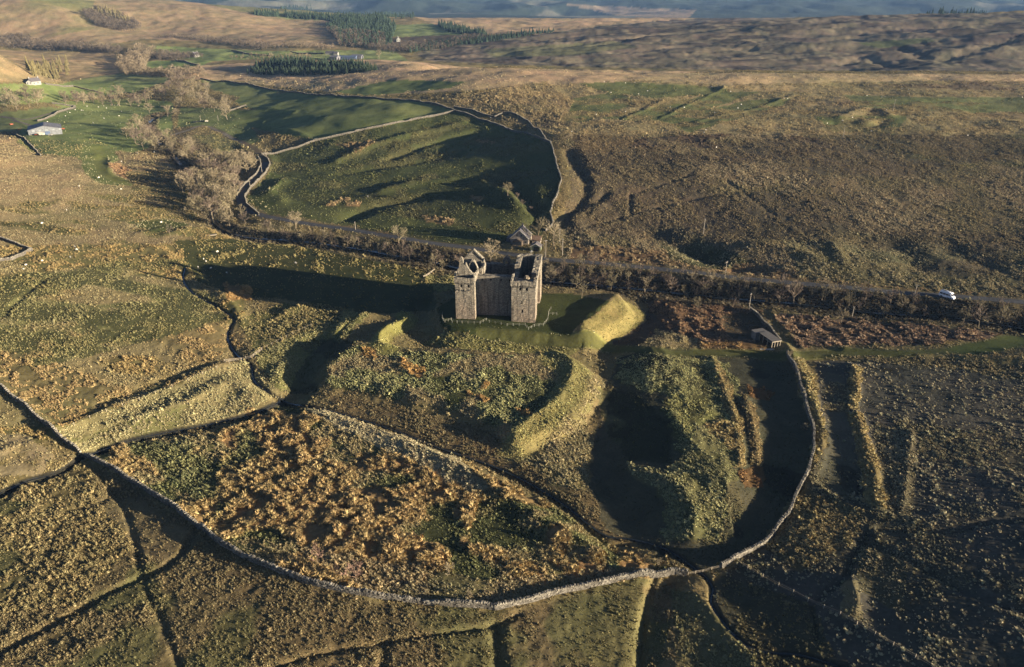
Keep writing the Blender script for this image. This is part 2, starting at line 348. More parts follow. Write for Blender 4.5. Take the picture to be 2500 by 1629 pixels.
full((.185,.145,.065), 0.32, (.29,.215,.105), 0.55, 0.18)
# --- left hillside and bottom left
area([(-900,560),(480,600),(580,780),(560,870),(100,1080),(-900,1100)], (.215,.17,.08), 0.5, (.33,.255,.125), 0.5, 0.2)
area([(-900,560),(600,560),(600,900),(100,1080),(-900,1100)], (.155,.13,.05), 0.6, (.36,.24,.10), 0.7, 0.25, patch=(38,0.02,0.12,101,.6))
area([(-50,800),(560,780),(580,850),(150,1040),(0,960)], (.14,.115,.05), 0.85, (.37,.24,.105), 0.72, 0.3, a=0.85, patch=(45,-0.15,0.2,102,.6))
area([(-50,790),(250,760),(420,800),(300,840),(0,850)], (.22,.18,.075), 0.1, STRAW, 0.5, 0.08, a=.7, patch=(30,0,0.2,103))
area([(-900,400),(330,380),(480,560),(420,600),(-900,600)], (.225,.17,.085), 0.55, (.31,.24,.125), 0.45, 0.15)
area([(-50,300),(230,430),(160,520),(-50,560)], TAN, 0.45, (.35,.265,.14), 0.45, 0.15, a=.8)
area([(-50,620),(480,640),(560,780),(100,900),(-50,880)], (.11,.125,.042), 0.4, (.26,.22,.09), 0.5, 0.15, a=.8, patch=(30,0.1,0.12,108,.6))
area([(-50,480),(500,470),(520,640),(-50,700)], (.13,.12,.045), 0.3, (.27,.19,.085), 0.7, 0.2, patch=(22,0.08,0.12,104,.5))
# --- bank in the middle left
area([(140,1050),(420,940),(590,880),(680,960),(560,1035),(300,1090),(200,1110)], (.25,.205,.095), 0.8, (.42,.345,.17), 0.55, 0.25)
area([(160,1075),(380,1010),(600,940),(620,990),(300,1080)], (.17,.155,.06), 0.35, (.36,.28,.15), 0.6, 0.2, patch=(14,0.0,0.15,105))
# --- bottom left fields below the enclosure wall
area([(-900,1110),(200,1115),(480,1290),(900,1470),(1210,1500),(1650,1420),(1560,1900),(-900,1900)], (.155,.118,.056), 1.1, (.27,.20,.098), 0.42, 0.2)
area([(-900,1110),(200,1130),(330,1330),(180,1480),(-900,1600)], (.15,.115,.05), 0.9, (.31,.23,.105), 0.6, 0.3)
area([(-900,1040),(60,1060),(130,1110),(100,1160),(-900,1210)], (.26,.20,.11), 0.25, STRAW, 0.5, 0.1, patch=(9,-.1,.2,106))
area([(230,1210),(330,1220),(470,1300),(400,1380),(330,1330)], (.17,.13,.065), 0.25, (.25,.185,.09), 0.4, 0.1)
area([(-900,1110),(1650,1420),(1560,1900),(-900,1900)], (.12,.11,.045), 0.5, (.22,.18,.08), 0.4, 0.15, patch=(17,0.12,0.12,107))
# --- inside the enclosure: rushes, moss and bleached tussocks
ENC = [(210,1110),(300,1080),(560,1035),(690,990),(860,1020),(1100,1110),(1400,1270),(1560,1370),(1680,1395),(1560,1410),(1300,1462),(1210,1480),(900,1455),(600,1360),(480,1280)]
area(ENC, (.155,.14,.055), 1.1, (.36,.27,.135), 0.6, 0.25)
area(ENC, (.07,.085,.03), 0.5, (.24,.22,.09), 0.45, 0.15, patch=(16,0.10,0.10,110))
area([(600,1000),(860,1020),(1180,1180),(1100,1470),(900,1455),(600,1360),(420,1200)], RUST, 1.7, (.40,.265,.115), 1.0, 0.5, patch=(15,-0.02,0.08,111))
area(ENC, (.25,.165,.07), 1.5, (.39,.265,.115), 1.0, 0.45, patch=(13,0.14,0.06,112))
area([(740,1000),(860,1010),(1120,1120),(1200,1190),(1150,1210),(960,1110)], PALE, 1.4, (.45,.36,.21), 0.55, 0.2, a=.9)
area([(300,1090),(600,1040),(700,1180),(480,1230)], (.075,.095,.03), 1.2, (.24,.24,.10), 0.5, 0.2, a=.75, patch=(20,-0.05,0.15,113))
area([(700,1330),(1210,1420),(1560,1385),(1560,1410),(1210,1480),(900,1455)], (.2,.15,.07), 0.9, (.38,.29,.17), 0.55, 0.2, a=.6)
# --- slope between court and stream
area([(790,960),(960,990),(1180,1045),(1270,1110),(1440,1200),(1560,1340),(1480,1310),(1200,1140),(830,1015)], (.155,.115,.055), 0.7, (.24,.18,.09), 0.5, 0.15)
area([(1240,1100),(1420,980),(1450,1080),(1430,1200),(1350,1180)], (.17,.145,.06), 1.0, (.40,.31,.16), 0.55, 0.2)
area([(1380,880),(1480,930),(1450,990),(1400,1060),(1330,1120),(1380,960)], (.20,.175,.065), 1.2, (.42,.32,.17), 0.55, 0.2)
# --- court
COURT = [(792,945),(800,905),(830,870),(868,842),(960,856),(1100,862),(1250,870),(1360,876),(1440,905),(1400,1000),(1280,1070),(1235,1075),(1180,1035),(1050,990),(900,962)]
area(COURT, (.11,.12,.042), 1.25, (.46,.41,.18), 0.42, 0.3)
area([(1000,930),(1180,900),(1220,960),(1120,990)], (.075,.095,.032), 0.15, (.2,.19,.07), 0.4, 0.1, patch=(10,-.1,.15,121))
area(COURT, (.2,.15,.07), 1.3, (.43,.33,.17), 0.45, 0.22, patch=(12,0.12,0.1,122))
for p in ([(965,875),(1040,905),(1030,925),(960,895)], [(880,850),(920,855),(915,880),(885,870)], [(1260,1000),(1330,1005),(1310,1030)], [(1140,960),(1200,920),(1190,990)]):
    area(p, RUST, 1.6, (.42,.24,.085), 0.95, 0.4, patch=(5,-.1,.1,123))
band([(1352,876),(1398,905),(1385,960),(1345,1010),(1300,1040),(1262,1085)], 5, (.22,.19,.07), 1.5, (.46,.38,.15), 0.45, 0.2, a=.9)
# --- left banks and ditch
area([(610,860),(760,760),(860,735),(905,770),(760,890),(690,960),(660,945)], (.17,.165,.055), 1.1, (.37,.31,.14), 0.5, 0.18)
area([(580,780),(700,740),(860,745),(800,790),(620,860)], (.13,.125,.045), 0.7, (.33,.25,.11), 0.6, 0.2)
area([(790,826),(860,835),(800,905),(770,960),(690,965),(745,880)], SHORT, 0.25, (.15,.13,.06), 0.4, 0.08)
band([(990,766),(992,782),(940,812),(925,838),(950,852)], 3.5, (.24,.215,.065), 1.0, (.48,.40,.16), 0.45, 0.1)
# --- shadowed hay meadow and cropped grass left of the castle
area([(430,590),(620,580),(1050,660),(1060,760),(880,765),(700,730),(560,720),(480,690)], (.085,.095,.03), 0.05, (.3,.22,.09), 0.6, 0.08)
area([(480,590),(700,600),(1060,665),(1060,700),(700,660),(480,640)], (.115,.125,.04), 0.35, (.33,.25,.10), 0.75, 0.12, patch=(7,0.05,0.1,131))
area([(540,690),(610,700),(620,730),(560,735)], (.25,.15,.06), 1.3, (.42,.25,.10), 0.8, 0.3)
area([(1020,670),(1130,680),(1130,715),(1060,710)], YGREEN, 0.9, (.40,.33,.14), 0.6, 0.2)
# --- castle lawn, banks
area([(1066,750),(1075,795),(1100,812),(1200,822),(1320,832),(1385,840),(1400,805),(1455,765),(1490,735),(1400,718),(1300,715),(1120,720)], (.088,.11,.028), 0.5, (.10,.12,.035), 0.16, 0.02, jit=.3)
area([(1030,845),(1085,814),(1200,824),(1330,836),(1420,846),(1400,868),(1200,858)], (.19,.17,.06), 1.2, (.38,.32,.13), 0.5, 0.15)
area([(1402,852),(1418,800),(1462,762),(1500,722),(1578,765),(1550,805),(1480,850)], (.27,.22,.08), 1.6, (.40,.33,.125), 0.34, 0.15, jit=1.3)
area([(1485,842),(1570,790),(1570,755),(1640,770),(1620,820),(1560,848)], EARTH, 0.2, BRACKEN, 0.5, 0.1)
# --- bracken
area([(1560,725),(1860,757),(1890,835),(1850,850),(1680,845),(1620,800)], (.13,.085,.05), 1.0, (.33,.20,.11), 0.75, 0.3)
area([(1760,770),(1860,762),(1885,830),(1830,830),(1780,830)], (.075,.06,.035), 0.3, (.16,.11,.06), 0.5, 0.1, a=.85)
area([(1555,845),(1600,805),(1660,815),(1720,840),(1690,856)], (.22,.17,.08), 1.4, (.42,.32,.17), 0.5, 0.2)
area([(1700,840),(1860,835),(1870,855),(1700,856)], (.2,.12,.05), 1.0, (.40,.24,.10), 0.6, 0.2)
area([(1880,770),(2020,775),(2250,795),(2450,812),(2420,830),(2200,845),(1950,845)], (.13,.085,.055), 1.1, (.33,.215,.13), 0.85, 0.35)
# --- hollow right of the court
area([(1505,872),(1600,850),(1920,862),(2000,1060),(1980,1180),(1870,1330),(1700,1395),(1480,1290),(1445,1180),(1450,1080),(1485,1000),(1495,930)], (.078,.072,.042), 0.45, (.13,.11,.058), 0.28, 0.06)  # hollow floor painted darker, its shade put into the ground colour
area([(1500,880),(1600,858),(1740,865),(1790,940),(1800,1010),(1770,1040),(1690,990),(1600,960),(1520,940)], (.13,.125,.05), 1.2, (.48,.42,.19), 0.42, 0.25, jit=2.6)
area([(1620,960),(1720,980),(1760,1060),(1790,1150),(1790,1220),(1740,1200),(1660,1110),(1620,1010)], (.15,.145,.05), 1.0, (.50,.43,.18), 0.42, 0.25, jit=2.6)
area([(1530,1130),(1600,1145),(1660,1175),(1620,1195),(1540,1165)], (.14,.13,.06), 1.2, (.40,.34,.17), 0.55, 0.2)
area([(1650,1210),(1700,1200),(1730,1270),(1700,1320),(1640,1290)], (.16,.145,.06), 1.2, (.42,.35,.17), 0.55, 0.2)
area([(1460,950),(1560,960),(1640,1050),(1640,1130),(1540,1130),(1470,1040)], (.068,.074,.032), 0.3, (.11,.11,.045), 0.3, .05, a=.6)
for p in ([(1740,870),(1775,930),(1812,1040),(1815,1140),(1795,1140),(1790,1050),(1750,940)], [(1690,1040),(1800,1030),(1800,1110),(1760,1110)]):
    area(p, (.21,.15,.065), 1.3, (.42,.31,.14), 0.7, 0.3)
area([(1810,960),(1850,1000),(1860,1140),(1835,1140)], (.17,.12,.055), 1.0, (.37,.27,.13), 0.6, 0.2)
for p in ([(1820,940),(1890,960),(1880,980),(1830,970)], [(1800,1150),(1860,1140),(1870,1190),(1820,1190)]):
    area(p, (.15,.085,.035), 0.9, (.25,.14,.06), 0.8, 0.3)
area([(1500,850),(1920,858),(1930,885),(1700,880)], (.12,.10,.05), .3, (.3,.23,.1), .5, .1, a=.6)
area([(1690,1140),(1790,1150),(1830,1230),(1770,1330),(1690,1330)], (.10,.088,.045), 0.6, (.22,.18,.09), 0.5, 0.15)
area([(1690,1030),(1800,1110),(1800,1180),(1760,1320),(1640,1330),(1620,1210),(1660,1110)], (.13,.12,.05), 1.0, (.42,.36,.17), 0.5, 0.25, jit=2.6)
# --- bank by the curving wall and the right foreground
area([(1918,845),(1945,850),(1990,930),(2018,1020),(2025,1100),(2000,1200),(1960,1260),(1900,1330),(1860,1330),(1960,1190),(1990,1060),(1955,940)], (.22,.165,.075), 1.0, (.44,.335,.15), 0.75, 0.3)
area([(1990,880),(2500,890),(3300,900),(3300,2000),(1700,2000),(1740,1440),(1880,1320),(1980,1210),(2030,1080)], (.078,.070,.052), 0.10, (.42,.34,.20), 0.62, 0.12)  # flat ground painted dark grey for the low sun grazing it
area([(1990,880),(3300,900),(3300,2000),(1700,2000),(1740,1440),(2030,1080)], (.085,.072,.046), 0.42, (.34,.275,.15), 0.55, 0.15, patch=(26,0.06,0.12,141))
area([(2010,905),(2070,920),(2090,1180),(2070,1230),(2000,1170),(2030,1050)], (.10,.09,.058), 0.05, (.28,.23,.12), 0.45, 0.03, a=.9)
area([(2030,930),(2090,940),(2080,1010),(2020,1000)], (.11,.09,.05), .9, (.40,.31,.16), 0.5, .1, patch=(5,0,.1,142))
for p in ([(2078,890),(2105,900),(2098,1000),(2078,1000)], [(2076,1010),(2110,1010),(2150,1150),(2165,1250),(2110,1230),(2090,1100)]):
    area(p, (.20,.145,.065), 1.2, (.42,.31,.14), 0.75, 0.3)
area([(2140,1030),(2240,1060),(2225,1280),(2160,1240)], (.1,.085,.05), .7, (.40,.32,.18), 0.5, .1)
area([(1960,1190),(2120,1250),(2080,1330),(1960,1400),(1860,1330)], (.13,.1,.05), .8, (.37,.275,.13), 0.6, .2)
area([(2100,1330),(2220,1360),(2210,1500),(2100,1440)], (.105,.09,.05), .9, (.38,.30,.165), 0.5, .15)
area([(2060,1420),(2100,1415),(2110,1520),(2060,1510)], (.17,.14,.075), .4, (.36,.29,.15), 0.4, .05)
area([(1740,1395),(1990,1480),(2050,1640),(1850,1640),(1760,1500)], (.07,.062,.034), 0.25, (.2,.155,.07), 0.6, 0.1, a=.9)
area([(1630,1440),(1700,1450),(1800,1570),(1860,1640),(1650,1640)], (.16,.135,.06), 0.8, (.31,.26,.12), 0.45, 0.15)
area([(1960,870),(2250,872),(2520,895),(2520,930),(2200,888)], (.12,.095,.05), 0.8, (.38,.29,.15), 0.55, 0.2)
# --- moor beyond the road
MOOR = [(1385,640),(1380,540),(1400,430),(1370,340),(1500,280),(3300,300),(3300,760),(2500,730),(1900,680),(1500,640)]
area(MOOR, (.16,.122,.064), 0.8, (.40,.30,.17), 0.62, 0.3)
area(MOOR, (.11,.092,.048), 0.6, (.33,.25,.125), 0.55, 0.2, patch=(40,0.08,0.15,151))
area([(1400,600),(1600,610),(1900,660),(2500,700),(2500,730),(1900,685),(1500,640),(1390,635)], (.19,.12,.06), 1.0, (.37,.25,.13), 0.7, 0.3, a=.9)
area([(1900,570),(3300,600),(3300,760),(2500,730),(1950,680)], (.13,.11,.05), 1.0, (.37,.30,.16), 0.6, 0.3, a=.8)
area([(1550,340),(1750,325),(2000,340),(2050,360),(1850,400),(1650,400),(1450,390),(1430,360)], HEATH, 0.3, (.15,.095,.06), 0.8, 0.3, a=.9, patch=(34,-.08,.16,155,.5))
area([(1400,300),(1560,330),(1480,420),(1400,440)], (.13,.095,.05), 0.6, (.27,.19,.1), 0.6, 0.2)
area([(1570,560),(1660,550),(1740,600),(1840,640),(1760,660),(1640,640)], (.075,.085,.032), 0.05, mr=.02, a=.85)
area([(2050,600),(2280,590),(2440,620),(2400,660),(2120,640)], (.07,.075,.035), 0.1, mr=.05, a=.7)
area([(1990,300),(3300,330),(3300,460),(2500,440),(2100,360)], (.12,.125,.05), 0.3, (.30,.24,.11), 0.7, 0.3, patch=(60,-0.02,0.15,152))
area(MOOR, (.085,.068,.044), 0.5, (.24,.175,.095), 0.6, 0.3, a=.8, patch=(110,0.04,0.15,156,.5))
area([(1390,400),(1560,390),(1720,430),(1650,520),(1480,560),(1400,540)], (.105,.08,.048), .6, (.27,.20,.105), .6, .3, a=.75)
# upper moor
area([(1100,190),(3300,200),(3300,330),(2050,330),(1500,330),(1350,330)], (.275,.215,.105), 0.2, (.36,.275,.14), 0.7, 0.3)
for p in ([(1380,195),(1620,205),(1770,216),(1780,228),(1600,240),(1480,225)], [(1460,290),(1760,225),(1850,225),(1640,300)], [(1620,295),(1830,245),(1940,240),(1900,262),(1680,325)], [(1330,250),(1500,225),(1560,250),(1420,300),(1340,300)], [(2060,232),(2300,238),(3300,240),(3300,275),(2350,275),(2100,262)], [(1990,285),(2220,280),(2180,330),(2020,320)], [(1290,178),(1400,182),(1420,200),(1300,196)]):
    area(p, (.105,.125,.04), 0.04, (.30,.23,.11), 0.6, 0.2, a=.95)
area([(1350,240),(3300,260),(3300,330),(1350,330)], (.24,.18,.085), 0.35, (.36,.26,.13), 0.6, 0.3, a=.7, patch=(26,0.06,0.1,153,.6))
area([(2080,198),(2480,202),(2480,222),(2080,212)], (.14,.10,.065), .2, (.2,.14,.08), .8, .3, a=.7, patch=(60,0,.15,154,.4))
area([(560,196),(1000,196),(1320,184),(1700,178),(3300,186),(3300,205),(2300,198),(1750,208),(1560,196),(1300,212),(900,235),(700,215)], (.40,.29,.155), 0.05, PALE, 0.7, 0.2)
area([(480,160),(700,150),(950,145),(1150,165),(1400,170),(1700,175),(1500,200),(1050,200),(560,198),(420,190)], (.41,.285,.16), 0.03, PALE, 0.6, 0.15)
area([(1080,235),(1330,200),(1400,250),(1340,340),(1250,300),(1130,270)], (.27,.20,.10), 0.4, (.36,.27,.135), 0.8, 0.3)
area([(810,225),(960,195),(1140,200),(1100,215),(900,235)], (.13,.165,.05), 0.0, mr=.0)
# --- the walled hill field and the pasture above it
HILLF = [(640,378),(770,345),(1110,272),(1345,350),(1372,440),(1345,530),(1310,590),(1100,600),(800,540),(650,520),(598,490),(655,420)]
area(HILLF, (.085,.10,.033), 0.10, (.15,.14,.055), 0.6, 0.12)
area(HILLF, (.11,.105,.042), 0.5, (.20,.17,.075), 0.55, 0.2, a=.8, patch=(22,0.05,0.12,161))
area([(600,480),(640,470),(760,500),(1050,540),(1250,575),(1200,600),(800,545),(640,520)], (.125,.15,.045), 0.1, (.25,.24,.09), 0.45, 0.08, a=.8)
area([(600,490),(660,420),(690,430),(660,520)], (.14,.17,.045), 0.02, mr=.05, a=.8)
for p in ([(780,485),(880,490),(880,505),(790,502)], [(1030,525),(1110,540),(1100,552),(1040,545)], [(820,355),(920,345),(870,372)], [(1150,345),(1220,345),(1200,355)], [(1140,480),(1185,478),(1170,495)]):
    area(p, (.26,.17,.075), 1.2, (.42,.28,.14), 0.7, 0.3, patch=(6,-.15,.1,162))
area([(560,270),(1060,258),(1110,272),(930,310),(770,345),(600,310)], (.105,.135,.04), 0.0, mr=.0)
area([(590,262),(700,225),(1000,245),(1110,268),(930,310),(770,342),(640,304),(722,280)], (.135,.165,.05), 0.0, mr=.0)
area([(490,195),(560,200),(700,226),(590,240),(500,215)], (.155,.185,.06), 0.0, mr=.0)
area([(590,236),(735,225),(600,262),(570,250)], (.15,.18,.055), 0.0, mr=.0)
area([(460,340),(560,320),(640,345),(620,370),(520,370)], (.13,.135,.05), 0.5, (.33,.24,.115), 0.7, 0.2, patch=(14,-.1,.1,163))
area([(440,262),(570,264),(600,300),(640,345),(605,352),(545,325),(500,306),(430,312)], (.13,.16,.05), 0.02, mr=.02)
area([(440,330),(520,330),(600,352),(560,380),(480,350)], (.12,.125,.05), 0.25, (.28,.22,.10), .5, .1)
# --- river flats on the left
area([(120,250),(330,240),(420,250),(420,330),(300,390),(180,350),(40,350),(60,290),(150,262)], (.15,.19,.055), 0.01, mr=.03)
area([(40,345),(220,340),(330,380),(270,400),(160,380),(80,375)], (.13,.165,.05), 0.12, (.33,.24,.11), 0.6, 0.1)
area([(200,345),(330,375),(270,400),(255,430),(330,455),(240,450),(200,420)], (.15,.18,.05), 0.05, mr=.05)
area([(280,370),(480,390),(480,420),(300,420)], (.25,.18,.09), 0.2, STRAW, 0.6, .15)
area([(255,400),(290,400),(340,430),(300,440)], (.25,.15,.08), 0.9, (.37,.22,.11), .7, .2)
area([(300,420),(480,410),(450,500),(330,480)], (.12,.105,.045), 0.3, (.3,.21,.1), 0.6, 0.15)
area([(310,545),(400,535),(460,550),(380,570)], (.12,.14,.035), 0.1, mr=.05)
area([(-50,205),(150,205),(260,175),(420,195),(330,225),(120,250),(-50,260)], (.165,.21,.06), 0.0, mr=.0)
area([(-50,280),(120,262),(180,265),(30,320),(-50,330)], (.15,.175,.06), 0.0, mr=.0)
area([(150,195),(300,180),(420,190),(380,200)], (.19,.21,.075), 0, mr=0)
area([(-50,120),(280,130),(290,180),(150,200),(-50,200)], (.29,.21,.11), 0.03, STRAW, .8, .2)
area([(350,150),(530,145),(480,165),(440,175),(360,165)], (.15,.2,.055), 0, mr=0)
area([(350,110),(640,125),(700,140),(520,150),(350,135),(330,120)], (.155,.195,.06), 0, mr=0)
area([(640,125),(960,122),(1000,150),(930,146),(700,142)], (.16,.195,.065), 0, mr=0)
# --- far left hillside
area([(-900,-200),(1100,20),(900,50),(820,115),(650,110),(350,95),(250,112),(-900,110)], (.285,.205,.115), 0, mr=0)
area([(-900,-300),(230,-10),(230,70),(120,90),(-900,60)], (.15,.16,.055), 0, mr=0, a=.75, patch=(140,-.15,.25,171))
area([(450,0),(900,30),(850,45),(620,35)], (.15,.155,.06), 0, mr=0, a=.8)
area([(640,30),(840,38),(800,50),(700,48)], (.15,.175,.07), 0, mr=0)
area([(930,62),(1060,58),(1140,88),(1000,92),(940,88)], (.14,.18,.06), 0, mr=0)
area([(1010,40),(1400,38),(1700,45),(1650,60),(1450,80),(1150,85),(1060,60)], (.36,.25,.14), 0, mr=0)
area([(900,95),(1100,85),(1250,90),(1100,125),(960,125)], (.10,.075,.05), 0, mr=0)
# --- second moor on the right
H2 = [(1010,130),(1150,105),(1500,60),(1800,38),(2200,36),(3300,20),(3300,180),(1700,170),(1300,160),(1050,150)]
area(H2, (.15,.12,.08), 0, mr=.25)
area(H2, (.065,.05,.04), 0, mr=.3, a=.85, patch=(90,-0.02,0.14,181,.45)); area(H2, (.215,.175,.11), 0, mr=.5, a=.7, patch=(40,0.16,0.1,182,.5))
area([(1180,120),(1500,100),(1560,115),(1400,135),(1200,140)], (.12,.125,.055), 0, mr=0, a=.7)
area([(2090,105),(2270,92),(2280,102),(2150,118)], (.105,.125,.045), 0, mr=0, a=.85)
# --- blue hills far away: spruce forest with paler clearings
far_m = sstep(2750, 2900, GY)
for k in range(3): C[..., k] = C[..., k]*(1-far_m) + (SPRUCE[k]*1.1 + (np.array((.10,.085,.06))[k])*sstep(0.22, 0.3, fbm(GX/420, GY/900, 191, 4)))*far_m
TD *= 1 - far_m
area([(1380,10),(1700,25),(1680,45),(1500,38)], (.28,.2,.12), 0, mr=0, a=.9)
# --- along the river: bare earth and scrub
band(RIVER[:13], 11, (.075,.058,.038), 0.7, (.13,.10,.06), 1.0, 0.3)
band(RIVER[12:], 7, (.085,.066,.042), 0.6, (.16,.125,.075), 1.0, 0.3)
band([(520,385),(470,350),(430,320)], 8, (.085,.066,.042), 0.4, (.16,.125,.075), 0.8, 0.3, a=.8)
# --- tracks
PATH = [(1180,815),(1290,826),(1390,840),(1480,848),(1600,856),(1720,864),(1840,866),(1930,864),(2060,860),(2200,858),(2330,856),(2420,848),(2470,836),(2510,826)]
band(PATH, 3.0, (.15,.155,.045), 0, mr=0, rag=.15)
band([(2350,856),(2440,842),(2480,830)], 5, (.12,.16,.035), 0, mr=0)
band([(240,360),(245,400),(260,425),(300,445)], 4, (.17,.19,.05), 0, mr=0)
band(STREAM_A, 0.5, (.03,.028,.022), 0, mr=0, rag=.2); band(STREAM_B, 0.9, (.03,.028,.022), 0, mr=0, rag=.2)
band([(1300,680),(1600,705),(2000,750)], 4, (.05,.04,.03), 0.2, (.12,.09,.05), .8, .2, a=.6)
band(ROAD, 3.4, (.11,.085,.05), 0, mr=0, rag=.1); band(FARMLANE, 3.0, (.13,.10,.06), 0, mr=0)
# tussock relief of the ground itself and natural patchiness of its colour
Z += MR*np.clip((700-GY)/350, 0, 1)*(fbm(GX/1.5, GY/1.5, 201, 2)*0.75 + fbm(GX/4.2, GY/4.2, 203, 2)*0.9)
Z += MR*sstep(300, 600, GY)*fbm(GX/9, GY/9, 205, 3)*1.6*(1-sstep(2500, 3000, GY))
TC[..., 1] *= 1 + 0.07*(TC[..., 1] < TC[..., 0]); TC[..., 2] *= 1.12; TC *= 1.06
n1 = fbm(GX/2.6, GY/2.6, 211, 3); n2 = fbm(GX/13, GY/13, 213, 3); n3 = fbm(GX/70, GY/50, 215, 3) + 0.8*fbm(GX/16, GY/24, 217, 3)*sstep(700, 1000, GY)
n4 = fbm(GX/5.5, GY/14, 219, 3)
TS *= 1 + .35*n4; TD *= np.clip(1 + .8*n4 + .5*n2, .2, 2)
C *= (1 + 0.22*n1 + 0.22*n2 + 0.16*n3)[..., None]
C[..., 0] *= 1 + 0.10*n2; C[..., 1] *= 1 - 0.07*n3
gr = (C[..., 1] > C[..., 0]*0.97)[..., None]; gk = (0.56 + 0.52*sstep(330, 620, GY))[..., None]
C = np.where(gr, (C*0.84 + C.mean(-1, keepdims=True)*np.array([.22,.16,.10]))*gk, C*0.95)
C *= (1 - 0.22*np.clip(TD, 0, 1)*(GY < 700))[..., None]  # ground darkened where tussocks stand dense: shade between them painted in
C = C.clip(0.008, 0.6)
U, V = project(GX, GY, Z)
ground = lambda u, v: cast(Z, u, v)
def gpt(u, v):
    x, y = cast(Z, [u], [v]); return float(x[0]), float(y[0]), float(sample(Z, x, y)[0])
def gz(x, y): return float(sample(Z, [x], [y])[0])
def gpts(l):
    a = np.array(l, float); x, y = cast(Z, a[:, 0], a[:, 1]); return np.stack([x, y], 1)

# ------------------------------------------------------------------ materials
MATS = {}
def mat(name, col, rough=0.85, var=0.25, scale=3.0, bump=0.0, bscale=8.0, spec=0.2, metal=0.0, col2=None, detail=4, bdist=0.05):
    if name in MATS: return MATS[name]
    m = bpy.data.materials.new(name); m.use_nodes = True; n = m.node_tree; b = n.nodes['Principled BSDF']
    b.inputs['Roughness'].default_value = rough; b.inputs['Specular IOR Level'].default_value = spec; b.inputs['Metallic'].default_value = metal
    tc = n.nodes.new('ShaderNodeTexCoord'); nz = n.nodes.new('ShaderNodeTexNoise'); nz.inputs['Scale'].default_value = scale; nz.inputs['Detail'].default_value = detail
    n.links.new(tc.outputs['Object'], nz.inputs['Vector'])
    r = n.nodes.new('ShaderNodeValToRGB'); n.links.new(nz.outputs[0], r.inputs[0])
    c2 = col2 or tuple(c*(1-var*1.3) for c in col); c1 = tuple(min(1, c*(1+var)) for c in col)
    r.color_ramp.elements[0].position = .3; r.color_ramp.elements[1].position = .7
    r.color_ramp.elements[0].color = (*c2, 1); r.color_ramp.elements[1].color = (*c1, 1)
    n.links.new(r.outputs[0], b.inputs['Base Color'])
    if bump:
        nb = n.nodes.new('ShaderNodeTexNoise'); nb.inputs['Scale'].default_value = bscale; n.links.new(tc.outputs['Object'], nb.inputs['Vector'])
        bp = n.nodes.new('ShaderNodeBump'); bp.inputs['Strength'].default_value = bump; bp.inputs['Distance'].default_value = bdist
        n.links.new(nb.outputs[0], bp.inputs['Height']); n.links.new(bp.outputs[0], b.inputs['Normal'])
    MATS[name] = m; return m
def attr_mat(name, attr, kind, var=0.35, scale=1.2, rough=0.95, two_sided=False, bump=0.0):
    m = bpy.data.materials.new(name); m.use_nodes = True; n = m.node_tree; b = n.nodes['Principled BSDF']
    b.inputs['Roughness'].default_value = rough; b.inputs['Specular IOR Level'].default_value = 0.08
    a = n.nodes.new('ShaderNodeAttribute'); a.attribute_name = attr; a.attribute_type = kind
    g = n.nodes.new('ShaderNodeTexCoord'); nz = n.nodes.new('ShaderNodeTexNoise'); nz.inputs['Scale'].default_value = scale; nz.inputs['Detail'].default_value = 5; nz.inputs['Roughness'].default_value = .7
    n.links.new(g.outputs['Object'], nz.inputs['Vector'])
    mr = n.nodes.new('ShaderNodeMapRange'); mr.inputs[1].default_value = .25; mr.inputs[2].default_value = .75; mr.inputs[3].default_value = 1-var; mr.inputs[4].default_value = 1+var
    n.links.new(nz.outputs[0], mr.inputs[0])
    mx = n.nodes.new('ShaderNodeVectorMath'); mx.operation = 'SCALE'
    n.links.new(a.outputs['Color'], mx.inputs[0]); n.links.new(mr.outputs[0], mx.inputs['Scale']); n.links.new(mx.outputs[0], b.inputs['Base Color'])
    if bump:
        bp = n.nodes.new('ShaderNodeBump'); bp.inputs['Strength'].default_value = bump; bp.inputs['Distance'].default_value = .25
        n.links.new(nz.outputs[0], bp.inputs['Height']); n.links.new(bp.outputs[0], b.inputs['Normal'])
    MATS[name] = m; return m

# ------------------------------------------------------------------ terrain object
me = mesh_grid()
ca = me.attributes.new('cover', 'FLOAT_COLOR', 'POINT')
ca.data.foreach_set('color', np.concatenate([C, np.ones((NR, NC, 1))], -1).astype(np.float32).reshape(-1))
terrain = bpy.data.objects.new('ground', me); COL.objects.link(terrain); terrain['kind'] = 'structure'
me.materials.append(attr_mat('ground_cover', 'cover', 'GEOMETRY', 0.28, 1.1, bump=0.6))

